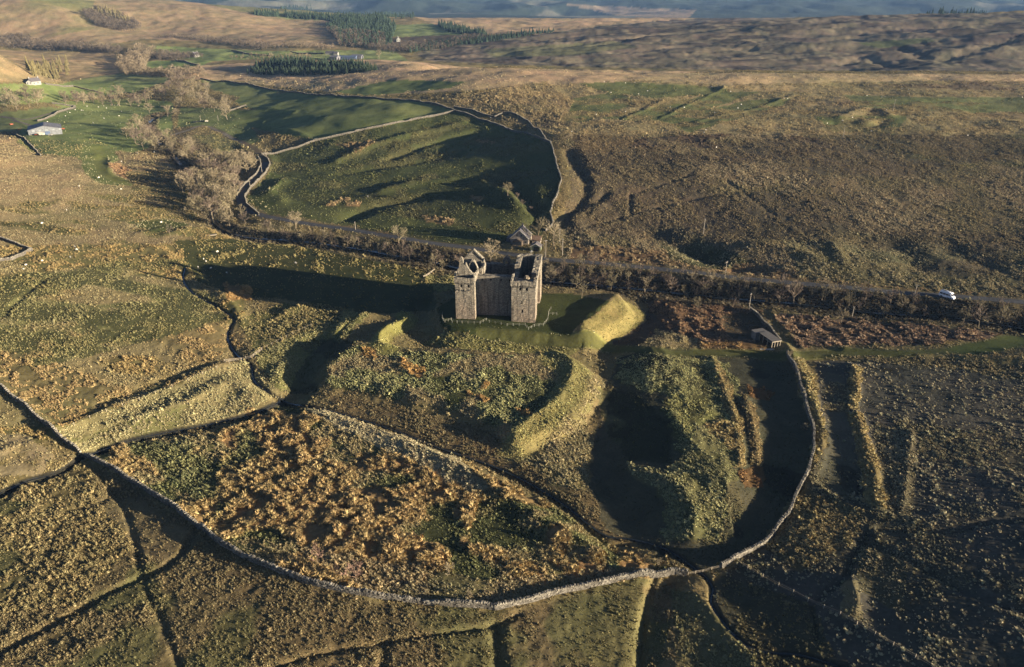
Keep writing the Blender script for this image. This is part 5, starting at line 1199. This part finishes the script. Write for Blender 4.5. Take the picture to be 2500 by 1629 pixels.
# ------------------------------------------------------------------ buildings
slate = mat('slate', (.11, .098, .10), .7, .35, 3.0, .5, 5, col2=(.07,.064,.07)); rub = mat('rubble_wall', (.29, .24, .19), .95, .35, 1.6, .7, 4, bdist=.1)
cream = mat('cream_paint', (.52, .47, .38), .8, .1, 1); white = mat('white_render', (.27, .26, .235), .8, .12, .6); glass = mat('window_glass', (.03, .035, .042), .12, .2, 1, spec=.6)
tin = mat('corrugated_sheet', (.17, .175, .18), .5, .25, .8, spec=.4); tin_dark = mat('dark_roof_sheet', (.15, .145, .155), .6, .4, .9); timber = mat('dark_timber', (.12, .09, .065), .85, .3, 3); rusty_m = mat('rusty_red', (.30, .09, .05), .7, .3, 2)
blue_m = mat('blue_sheet', (.10, .13, .20), .5, .25, 1); brown_tile = mat('brown_tile', (.20, .13, .09), .85, .3, 2)
def gabled(name, label, cat, pos, rz, w, d, eave, ridge, wallm, roofm, over=.25, sink=.6, axis=1, chimneys=(), roofs=True, barge=None, group=None, deep=0.18):
    """gabled building; ridge runs along local y, gables face -y and +y"""
    o = thing(name, label, cat, pos, rz, group)
    m = MB(); m.prism([(-w/2, -sink), (w/2, -sink), (w/2, eave), (0, ridge), (-w/2, eave)], -d/2, d/2); m.build('wall', wallm, o)
    for s in (-1, 1):
        k = (ridge-eave)/(w/2); e = (s*(w/2+over), eave-k*over); m = MB()
        m.prism([(0, ridge+.05), e, (e[0], e[1]+deep), (0, ridge+.05+deep)], -d/2-over, d/2+over); ro = m.build('roof', roofm, o)
        if barge:
            for yy in (-d/2-over-.06, d/2+over-.02):
                b = MB(); b.prism([(0, ridge+.28), e2 := (e[0]*1.01, e[1]+.2), (e2[0], e2[1]-.28), (0, ridge-.02)], yy, yy+.09); b.build('verge', barge, o)
    for cx, cy, ch, cw in chimneys:
        m = MB(); m.box((cx-cw/2, cy-cw/2, eave), (cx+cw/2, cy+cw/2, ridge+ch)); m.box((cx-cw/2-.08, cy-cw/2-.08, ridge+ch), (cx+cw/2+.08, cy+cw/2+.08, ridge+ch+.14)); m.tube((cx, cy, ridge+ch+.1), (cx, cy, ridge+ch+.55), .13, .11, 6); m.build('chimney', wallm, o)
    return o
def pane(o, x, y, z, w, h, face='-y', m=None, fr=None, name='window'):
    """glazed window: frame proud of the wall, pane a little behind it"""
    f_ = MB(); g = MB(); t = .07
    def bx(b, a0, a1, z0, z1, d0, d1):
        if face in ('-y', '+y'):
            s = -1 if face == '-y' else 1; b.box((a0, min(y+s*d0, y+s*d1), z0), (a1, max(y+s*d0, y+s*d1), z1))
        else:
            s = -1 if face == '-x' else 1; b.box((min(x+s*d0, x+s*d1), a0, z0), (max(x+s*d0, x+s*d1), a1, z1))
    c = x if face in ('-y', '+y') else y
    bx(g, c-w/2, c+w/2, z-h/2, z+h/2, .0, .02)
    for a0, a1, z0, z1 in ((c-w/2-t, c-w/2, z-h/2-t, z+h/2+t), (c+w/2, c+w/2+t, z-h/2-t, z+h/2+t), (c-w/2, c+w/2, z+h/2, z+h/2+t), (c-w/2, c+w/2, z-h/2-t, z-h/2), (c-.025, c+.025, z-h/2, z+h/2)): bx(f_, a0, a1, z0, z1, .005, .06)
    wo_ = f_.build(name, fr or white, o); g.build('pane', m or glass, wo_); return wo_
def door(o, x, y, w, h, face='-y', m=None, z=0):
    b = MB(); s = -1
    if face == '-y': b.box((x-w/2, y-.05, z), (x+w/2, y+.01, z+h))
    elif face == '+x': b.box((x-.01, y-w/2, z), (x+.05, y+w/2, z+h))
    return b.build('door', m or timber, o)
# cottage behind the castle
cx, cy, cz = gpt(1268, 598); a = math.radians(-12); kx, ky = math.sin(-a), math.cos(a)
def off(p, rz, lx, ly): return (p[0]+lx*math.cos(rz)-ly*math.sin(rz), p[1]+lx*math.sin(rz)+ly*math.cos(rz))
P0 = (cx, cy); X = off(P0, a, 0, 4.2)
cot = gabled('cottage', 'stone cottage with slate roof and gable facing the castle', 'house', (X[0], X[1], cz), a, 9.0, 8.4, 3.2, 7.4, rub, slate, chimneys=((0, 3.7, .9, .7),), barge=cream)
pane(cot, -1.2, -4.2, 4.9, .75, .8); pane(cot, 1.0, -4.2, 4.7, .75, .8); pane(cot, 3.2, -4.2, 1.6, .9, 1.2)
m = MB(); m.prism([(-3.0,-.4),(1.6,-.4),(1.6,2.2),(-.7,3.2),(-3.0,2.2)], -6.2, -4.25); pr = m.build('porch', timber, cot); m = MB(); m.box((-2.6,-6.26,.6),(1.2,-6.21,2.1)); m.build('pane', glass, pr)
m = MB(); m.box((1.55, .1, 0), (2.4, 1.4, .06)); sk = m.build('skylight', mat('skylight_glass', (.5,.52,.55), .2, .1, 1, spec=.6), cot); sk.location = (0, 0, 5.72); k = math.atan2(4.2, 4.5); sk.rotation_euler = (0, k, 0); sk.location = (.25+.2, -.6, 7.25)
m = MB(); m.prism([(-7.2,-.4),(-4.52,-.4),(-4.52,3.0),(-7.2,2.0)], -1.5, 3.8); m.build('lean_to', slate, cot)
X = gpt(1311, 598); an = gabled('outhouse', 'low brown roofed outhouse between cottage and garage', 'shed', (X[0], X[1]+3, X[2]), a+math.pi/2, 3.6, 4.0, 2.0, 3.6, rub, brown_tile); door(an, .5, -2, .8, 1.8)
X = gpt(1309, 613); ga = gabled('garage', 'small garage with cream barge boards and dark doorway', 'garage', (X[0], X[1]+1.6, X[2]), a, 5.0, 3.4, 2.1, 3.5, mat('garage_boards', (.16,.165,.10), .85, .25, 2), slate, barge=cream); door(ga, .4, -1.72, 2.6, 2.0, m=void)
X = gpt(1297, 622); t = thing('bird_table', 'white bird table on a post in the cottage garden', 'bird table', X, .3); m = MB(); m.tube((0,0,-.1), (0,0,1.3), .06, n=6); m.build('post', white, t); m = MB(); m.box((-.55,-.4,1.3),(.55,.4,1.38)); m.build('tray', white, t); m = MB(); m.prism([(-.65,1.75),(.65,1.75),(0,2.15)], -.5, .5); m.build('roof', white, t); m = MB(); [m.box((x-.03,y-.03,1.38),(x+.03,y+.03,1.78)) for x in (-.5,.5) for y in (-.35,.35)]; m.build('prop', white, t)
for (u, v, l) in ((1250,611,'clipped pale garden bush left before the cottage'), (1261,607,'clipped pale garden bush right before the cottage porch')):
    x, y, z = gpt(u, v); plant('shrub', x, y, 1.9, l, None, 'garden_bush', 'bush', 1)
# barn on the left
X0 = gpt(112, 329); a = math.radians(30); c_ = off(X0, a, 0, 10.5)
barn = gabled('barn', 'wide low grey barn with corrugated sheet roof', 'barn', (c_[0], c_[1], gz(*c_)), a, 23, 20, 4.4, 7.0, tin, tin, sink=2.5, over=.4)
barn.children[1].data.materials[0] = tin_dark
for i in range(8): # roof sheets told apart on the darker left slope
    m = MB(); k = (7.0-4.4)/11.5; y0 = -10.2 + i*2.56; m.prism([(-.2, 7.24), (-11.8, 4.62), (-11.8, 4.72), (-.2, 7.34)], y0+.06, y0+2.5); m.build('roof_sheet', tin_dark if i % 3 else tin, barn)
for i, (x, w_, h_) in enumerate([(-8.5,3.5,2.6),(-4,4.2,2.9),(1.5,3.4,2.8),(6.2,4.4,2.9)]):
    b = MB(); b.box((x-w_/2,-10.12,0),(x+w_/2,-10.02,h_)); b.build('door', (tin, white, blue_m, tin)[i], barn)
for i in range(10):
    b = MB(); b.box((-11.2+i*2.3,-10.14,3.2),(-9.2+i*2.3,-10.06,4.3)); b.build('cladding_panel', (tin, mat('pale_sheet', (.26,.275,.28), .5, .2, 1))[i % 2], barn)
def box_thing(name, label, cat, u, v, s, mats, rz=0, group=None):
    X = gpt(u, v); o = thing(name, label, cat, X, rz, group); return o
def trailer(u, v, rz, label, m, l=3.2, w=1.6, h=1.3):
    o = box_thing('farm_trailer', label, 'trailer', u, v, 1, m, rz); b = MB(); b.box((-l/2,-w/2,.55),(l/2,w/2,.7)); [b.box(*q) for q in (((-l/2,-w/2,.7),(l/2,-w/2+.06,h)),((-l/2,w/2-.06,.7),(l/2,w/2,h)),((-l/2,-w/2+.06,.7),(-l/2+.06,w/2-.06,h)),((l/2-.06,-w/2+.06,.7),(l/2,w/2-.06,h)))]; b.build('body', m, o)
    for s in (-1, 1): b = MB(); b.tube((0, s*(w/2-.05), .35), (0, s*(w/2+.15), .35), .35, n=10); b.build('wheel', void, o)
    b = MB(); b.tube((l/2, 0, .55), (l/2+1.3, 0, .45), .06); b.build('drawbar', void, o); return o
trailer(153, 317, .4, 'rusty red farm trailer right of the barn', rusty_m); trailer(28, 306, 1.2, 'rusty red machine parked left behind the barn', rusty_m, 2.6); trailer(90, 331, .2, 'small red trailer at the barn front left', rusty_m, 2.4, 1.4, 1.1); trailer(124, 332, .1, 'white box trailer at the barn front right', white, 2.6, 1.6, 1.6); trailer(103, 331, .2, 'cream box trailer before the middle of the barn', cream, 3.4, 1.8, 1.9)
# far farms and cottages
def house(u, v, label, w, d, e, r, rz, wm=white, rm=slate, ch=True, wins=2):
    X = gpt(u, v); o = gabled('farmhouse' if w > 7 else 'cottage', label, 'house', X, rz, w, d, e, r, wm, rm, chimneys=((0, d/2-.6, 1.0, .9), (0, -d/2+.6, 1.0, .9)) if ch else ())
    for i in range(wins):
        for zz in ([1.5, 4.2] if e > 4 else [1.5]): pane(o, w/2+.0, -d/2+d*(i+.8)/(wins+.6), zz, .9, 1.2, '+x'); pane(o, -w/4+i*w/2, -d/2, zz, .9, 1.2)
    return o
house(478, 139, 'tall white farmhouse with chimney in the far valley', 7, 9, 4.6, 7.2, -.5)
house(447, 139, 'low white outbuilding beside the tall far farmhouse', 6, 12, 2.8, 4.8, 1.2, ch=False); house(463, 138, 'small pale shed between the far farmhouse buildings', 5, 7, 2.4, 4.0, .6, cream, ch=False)
house(85, 206, 'white cottage with dark roof below the larch clump', 7, 10, 3.2, 6.4, -.6); house(72, 206, 'low dark roofed annex left of the white cottage', 5, 6, 2.4, 4.2, .5, ch=False)
house(425, 176, 'pale stone cottage among bare trees by the upper river', 7, 12, 3.0, 6.0, .9, mat('pale_stone', (.5,.45,.37), .9, .3, 1)); house(444, 174, 'small stone shed right of the pale riverside cottage', 5, 7, 2.2, 4, .3, rub, ch=False)
house(806, 134, 'small white cottage in the distant fields, left of two', 6, 14, 3, 5.5, 1.4, ch=False); house(821, 135, 'small white cottage in the distant fields, right of two', 6, 7, 3, 5.5, 1.4, ch=False)
house(972, 101, 'white house among dark trees in the far wood', 7, 9, 4.5, 7.5, .3)
def shed(u, v, label, w, d, rz, m): X = gpt(u, v); o = gabled('farm_shed', label, 'shed', X, rz, w, d, 4, 6, m, m, over=.4); door(o, 0, -d/2, 3, 3.2, m=void); return o
shed(848, 146, 'long blue farm shed behind the plantation', 12, 30, 1.45, blue_m); shed(818, 146, 'dark gabled farm shed at the left of the blue shed', 12, 12, 1.3, tin_dark); shed(873, 143, 'dark farm shed right of the long blue shed', 12, 16, 1.45, tin_dark)
# yard by the lane: black bales
bale_m = mat('black_bale_wrap', (.02,.022,.027), .3, .3, 1, spec=.5)
for i in range(6):
    X = gpt(474+i*4.6, 300-i*.6); b = MB(); n = 12
    b.tube((-.6,0,.62), (.6,0,.62), .62, n=n); o = b.build('silage_bale', bale_m); o.location = X; o.rotation_euler = (0,0,.5); tag(o, 'black wrapped round bale in the row by the lane yard', 'bale', 'black bales by the lane yard')
trailer(505, 298, .3, 'pale trailer parked at the end of the black bale row', cream, 2.6)
# flat roofed shelter by the short wall
A = [gpt(*p) for p in ((1883, 850), (1905, 850))]; sx, sy, sz = (A[0][0]+A[1][0])/2, A[0][1], min(A[0][2], A[1][2]); rz = math.radians(18)
sh = thing('shelter', 'flat roofed open timber shelter beside the wall gap', 'shelter', (sx, sy, sz), rz)
roof_m = mat('felt_roof', (.15, .135, .12), .85, .15, 1.2)
m = MB(); m.box((-1.9,-.2,2.75),(1.9,7.6,2.92)); m.build('roof', roof_m, sh); m = MB(); m.box((-1.95,-.3,2.6),(1.95,-.22,2.86)); m.build('fascia', wood, sh)
for x in (-1.7,-.55,.6,1.7):
    for y in (0, 7.3): b = MB(); b.box((x-.08,y-.08,-.4),(x+.08,y+.08,2.74)); b.build('post', wood, sh)
for x in (-1.72,):
    for y in (2.6, 5.2): b = MB(); b.box((x-.08,y-.08,-.4),(x+.08,y+.08,2.74)); b.build('post', wood, sh)
m = MB(); m.box((1.72,.1,-.3),(1.84,7.2,2.74)); m.build('side_wall', timber, sh); m = MB(); m.box((-1.6,7.2,-.3),(1.7,7.26,2.74)); m.build('back_wall', timber, sh); m = MB(); m.box((.2,2,.35),(1.6,7.0,.45)); m.build('bench', wood, sh)
hut = thing('ticket_hut', 'small flat roofed timber hut adjoining the back of the shelter', 'hut', (sx-math.sin(rz)*9.3-.5, sy+math.cos(rz)*9.3, sz), rz)
m = MB(); m.box((-2.2,-1.2,-.4),(2.2,1.4,2.5)); m.build('wall', mat('grey_boards', (.20,.18,.155), .9, .3, 3), hut); m = MB(); m.box((-2.5,-1.4,2.5),(2.5,1.6,2.64)); m.build('roof', roof_m, hut); m = MB(); m.box((-.4,-1.26,0),(.45,-1.2,1.95)); m.build('door', timber, hut); pane(hut, 1.35, -1.2, 1.5, .8, .7, fr=wood)
X = gpt(1872, 853); b = MB(); b.prism([(-2.5,-.1),(2.6,-.1),(2.6,.12),(-2.5,.08)], -.5, .5); o = b.build('doorstep_slab', mat('worn_flagstone', (.36,.33,.28), .9, .3, 1)); o.location = X; tag(o, 'pale worn stone slab on the ground before the shelter', 'slab')
X = gpt(515, 575); o = thing('footbridge', 'small flat timber footbridge over the burn by the river wood', 'bridge', X, .45)
for i in range(9): b = MB(); b.box((-2.7+i*.6,-.8,.25),(-2.15+i*.6,.8,.33)); b.build('plank', wood, o)
for y in (-.6,.6): b = MB(); b.box((-2.9,y-.09,.02),(2.8,y+.09,.248)); b.build('beam', wood, o)
X = gpt(1046, 674); fence('pale_boards', [(1034,678),(1046,672),(1060,662)], 'pale boarded rail on the bank left of the castle', gap=1.3, h=1.0, rails=(.9,.5,.2), r=.08, rr=.09)
fence('field_gate', [(768,343),(782,340)], 'pale field gate in the long dividing wall', 'gate', gap=2, h=1.3, rails=(1.2,.9,.6,.3), r=.09, m=white, rr=.05)
# ------------------------------------------------------------------ campervan on the road
vp = gpt(2311, 727); vq = gpt(2290, 720.5); vr = gpt(2332, 732); ang = math.atan2(vr[1]-vq[1], vr[0]-vq[0]) - .12
paint = mat('white_van_paint', (.82, .82, .84), .25, .04, .5, spec=.5); tyre = mat('tyre', (.02,.02,.02), .9, .2, 3); black = mat('black_trim', (.018,.02,.024), .4, .2, 2)
van = thing('campervan', 'white high roof campervan driving on the road at right', 'van', (vp[0], vp[1], vp[2]+.05), ang)
def loft(profile, name, m, parent, w, tap=.1, smooth=False): # side outline (x, z) with the top drawn in
    zmin = min(p[1] for p in profile); zmax = max(p[1] for p in profile); b = MB(); n = len(profile)
    def wy(z): return w/2 - tap*max(0, (z-zmin-.5*(zmax-zmin))/(zmax-zmin))*2
    v = [(p[0], -wy(p[1]), p[1]) for p in profile] + [(p[0], wy(p[1]), p[1]) for p in profile]
    b.add(v, [tuple(range(n)), tuple(range(2*n-1, n-1, -1))] + [(i, i+n, (i+1) % n+n, (i+1) % n) for i in range(n)])
    o = b.build(name, m, parent); bv = o.modifiers.new('bevel', 'BEVEL'); bv.width = .06; bv.segments = 2; return o
loft([(-2.9,.35),(2.75,.35),(2.95,.6),(2.9,1.0),(2.1,1.3),(1.45,2.05),(1.2,2.12),(-2.85,2.12),(-2.95,1.2)], 'body', paint, van, 2.05, .12)
loft([(-2.7,2.12),(1.9,2.12),(2.0,2.25),(1.5,2.62),(-2.4,2.66),(-2.75,2.45)], 'high_roof', paint, van, 1.8, .1)
b = MB(); b.add([(1.48,-.82,2.0),(1.48,.82,2.0),(2.1,.88,1.34),(2.1,-.88,1.34)], [(0,1,2,3)]); b.add([(1.51,-.80,2.03),(1.51,.80,2.03),(2.13,.86,1.37),(2.13,-.86,1.37)], [(3,2,1,0)]); b.build('windscreen', glass, van)
for s in (-1, 1):
    for x0, x1 in ((-2.6,-1.5),(-1.35,-.3),(-.15,.75),(.85,1.55)):
        b = MB(); y = s*1.0; b.box((x0, min(y, y*1.012), 1.3), (x1-(.25 if x1 > 1.5 else 0), max(y, y*1.012), 1.92)); b.build('window', glass, van)
    for x in (-1.75, 1.95):
        b = MB(); b.tube((x, s*.82, .36), (x, s*1.05, .36), .36, n=14); wl = b.build('wheel', tyre, van); b = MB(); b.tube((x, s*1.05, .36), (x, s*1.07, .36), .2, n=10); b.build('rim', tin, wl)
    b = MB(); b.box((2.86, s*.72-.16, .72), (2.97, s*.72+.16, .92)); b.build('headlight', glass, van); b = MB(); b.box((1.5, s*1.06-.09, 1.3), (1.66, s*1.06+.14*s+.02, 1.55)); b.build('mirror', black, van)
    b = MB(); b.tube((-2.4, s*.6, 2.74), (-.4, s*.6, 2.74), .04); b.build('roof_rail', paint, van)
b = MB(); b.box((-2.2,-.5,2.665),(-.5,.5,2.70)); b.build('solar_panel', black, van); b = MB(); b.box((.1,-.35,2.65),(.8,.35,2.78)); b.build('roof_vent', paint, van); b = MB(); b.box((2.88,-.85,.38),(3.04,.85,.6)); b.build('bumper', paint, van); b = MB(); b.box((2.9,-.5,.78),(2.965,.5,.9)); b.build('grille', black, van)
# ------------------------------------------------------------------ telegraph poles
pole_m = mat('pole_timber', (.34, .29, .23), .9, .25, 2); pot = mat('insulator', (.5,.5,.48), .4, .1, 2)
for u, v, t, lab in [(1717,572,534,'telegraph pole alone on the tussocky moor above the road'),(1769,681,638,'telegraph pole beside the road right of the castle'),(1828,756,716,'telegraph pole at the upper end of the short wall'),(2079,778,749,'short pole beside the small round tree above the bracken'),(2232,722,694,'telegraph pole beside the road left of the campervan'),(2058,336,307,'telegraph pole on the dark heather slope'),(2180,273,243,'pale telegraph pole high on the upper moor'),(2357,212,198,'farthest pole near the crest of the upper moor'),(650,381,365,'pole at the head of the lane bend'),(640,423,402,'pale pole on the lane bend, middle of three'),(611,459,443,'pole lowest on the lane bend'),(868,561,546,'thin pole on the green verge above the river road'),(533,295,282,'white pole by the lane yard'),(1332,628,586,'pole at the corner of the cottage garden'),(1366,592,558,'pale pole among the trees right of the cottage'),(1373,624,583,'pole on the strip right of the cottage trees'),(335,184,175,'pole in the far hedge left of the pale cottage'),(490,295,285,'pole behind the black bales'),(653,182,172,'pole before the valley plantation')]:
    X = gpt(u, v); k_, m_ = ray(u, t); h = 120 + float(m_)*X[1] - X[2]; h = min(max(h, 4.5), 10.5)
    o = thing('telegraph_pole', lab, 'pole', X, random.uniform(0, 3)); b = MB(); b.tube((0,0,-.5), (0,0,h), .15, .11, 7); b.build('post', pole_m, o); b = MB(); b.box((-.7,-.05,h-.5),(.7,.05,h-.38)); b.build('crossarm', pole_m, o)
    for x in (-.6, .6): b = MB(); b.tube((x,0,h-.38), (x,0,h-.2), .05, n=6); b.build('insulator', pot, o)
# ------------------------------------------------------------------ sheep
fleece = mat('fleece', (.72, .66, .55), .95, .15, 4, .5, 14); face_m = mat('sheep_face', (.10, .085, .07), .9, .2, 4)
def sheep_parts():
    bm = bmesh.new(); bmesh.ops.create_icosphere(bm, subdivisions=2, radius=1)
    for v in bm.verts:
        d = hj(round(v.co.x, 2), round(v.co.y, 2), round(v.co.z, 2), .05); v.co = Vector((v.co.x*.56+d[0], v.co.y*.27+d[1], v.co.z*.29+.62+d[2])); v.co.z += .05*math.cos(v.co.x*3)
    me = bpy.data.meshes.new('body'); bm.to_mesh(me); bm.free(); me.materials.append(fleece)
    h = MB(); h.tube((.45,0,.74), (.72,0,.86), .13, .10, 7); h.tube((.70,0,.88), (.93,0,.74), .10, .06, 7); h.tube((.72,.07,.93), (.70,.2,.9), .04, .015, 4); h.tube((.72,-.07,.93), (.70,-.2,.9), .04, .015, 4)
    l = [MB().tube((x, y, .42), (x+.02, y, 0), .055, .035, 5) for x in (-.36, .34) for y in (-.14, .14)]
    return me, h.mesh('head', face_m), [q.mesh('leg', face_m) for q in l]
SB, SH, SL = sheep_parts()
def sheep(u, v, label, group):
    X = gpt(u, v); o = thing('sheep', label, 'sheep', X, random.uniform(0, 6.28), group); s = random.uniform(.95, 1.25); o.scale = (s, s, s)
    for nm, me_ in [('body', SB), ('head', SH)] + [('leg', q) for q in SL]:
        c = bpy.data.objects.new(nm, me_); COL.objects.link(c); c.parent = o
def flock(pts, sc, ox, oy, label, group):
    for x, y in pts: sheep(ox+x/sc, oy+y/sc, label, group)
flock([(1655,80),(1650,165),(1865,180),(1965,160),(2100,140),(2165,148),(2225,140),(2015,200),(2125,205),(1575,245),(1545,240),(1425,230),(1275,275),(1325,285),(1240,348),(900,457),(1970,392),(1765,478),(2255,345),(2300,262)], 7.753, 0, 240, 'white sheep on the green valley pasture beyond the barn', 'sheep on the valley pasture')
flock([(485,640),(307,738),(545,908),(558,930),(513,985),(308,1010),(190,1040),(172,1070)], 2.975, 0, 300, 'white sheep on the tan left hillside', 'sheep on the left hillside')
flock([(880,488),(882,287),(575,468),(720,405),(1120,220),(1000,228)], 2.975, 0, 300, 'white sheep on the river flats left of the wood', 'sheep on the river flats')
flock([(1580,945),(1480,997),(1497,1015),(1533,1063),(1648,1097),(2148,1027),(1440,1058)], 2.975, 0, 300, 'white sheep on the grass near the castle shadow', 'sheep near the castle shadow')
sheep(394, 545.4, 'single sheep beside the small tree on the green flat', None); sheep(898, 482.6, 'single sheep in the middle of the hill field', None)
flock([(1345,712),(1370,708),(1545,685),(1492,650),(1540,655),(1268,800),(1133,860),(1060,883),(950,902),(1685,845),(1270,960),(1350,893),(1970,990),(1238,700),(1380,805),(2365,712)], 2.975, 1700, 0, 'white sheep scattered over the upper right moor', 'sheep on the upper right moor')
flock([(55,968),(68,950),(145,1078),(455,722),(300,792),(325,765),(132,825),(635,722),(662,722),(248,670),(112,635)], 2.975, 1700, 0, 'white sheep on the banded green patches of the moor', 'sheep on the banded green patches')
flock([(2025,665),(1710,600),(1865,608),(1935,608),(1760,678),(1475,962),(1865,817),(1652,837),(2190,785),(2290,787),(885,860),(1960,688)], 2.975, 900, 0, 'white sheep above the hill field corner', 'sheep above the hill field')

# ------------------------------------------------------------------ air: one closed box of thin even haze
hz = MB(); hz.box((-9500, -60, float(Z.min())-2), (9500, 8200, 330)); hm = bpy.data.materials.new('haze_air'); hm.use_nodes = True; n = hm.node_tree; n.nodes.clear()
pv = n.nodes.new('ShaderNodeVolumePrincipled'); ou = n.nodes.new('ShaderNodeOutputMaterial'); pv.inputs['Color'].default_value = (.33, .56, 1, 1); pv.inputs['Density'].default_value = 0.00004; pv.inputs['Anisotropy'].default_value = 0.0
n.links.new(pv.outputs[0], ou.inputs['Volume']); haze = hz.build('haze', hm); haze['kind'] = 'stuff'
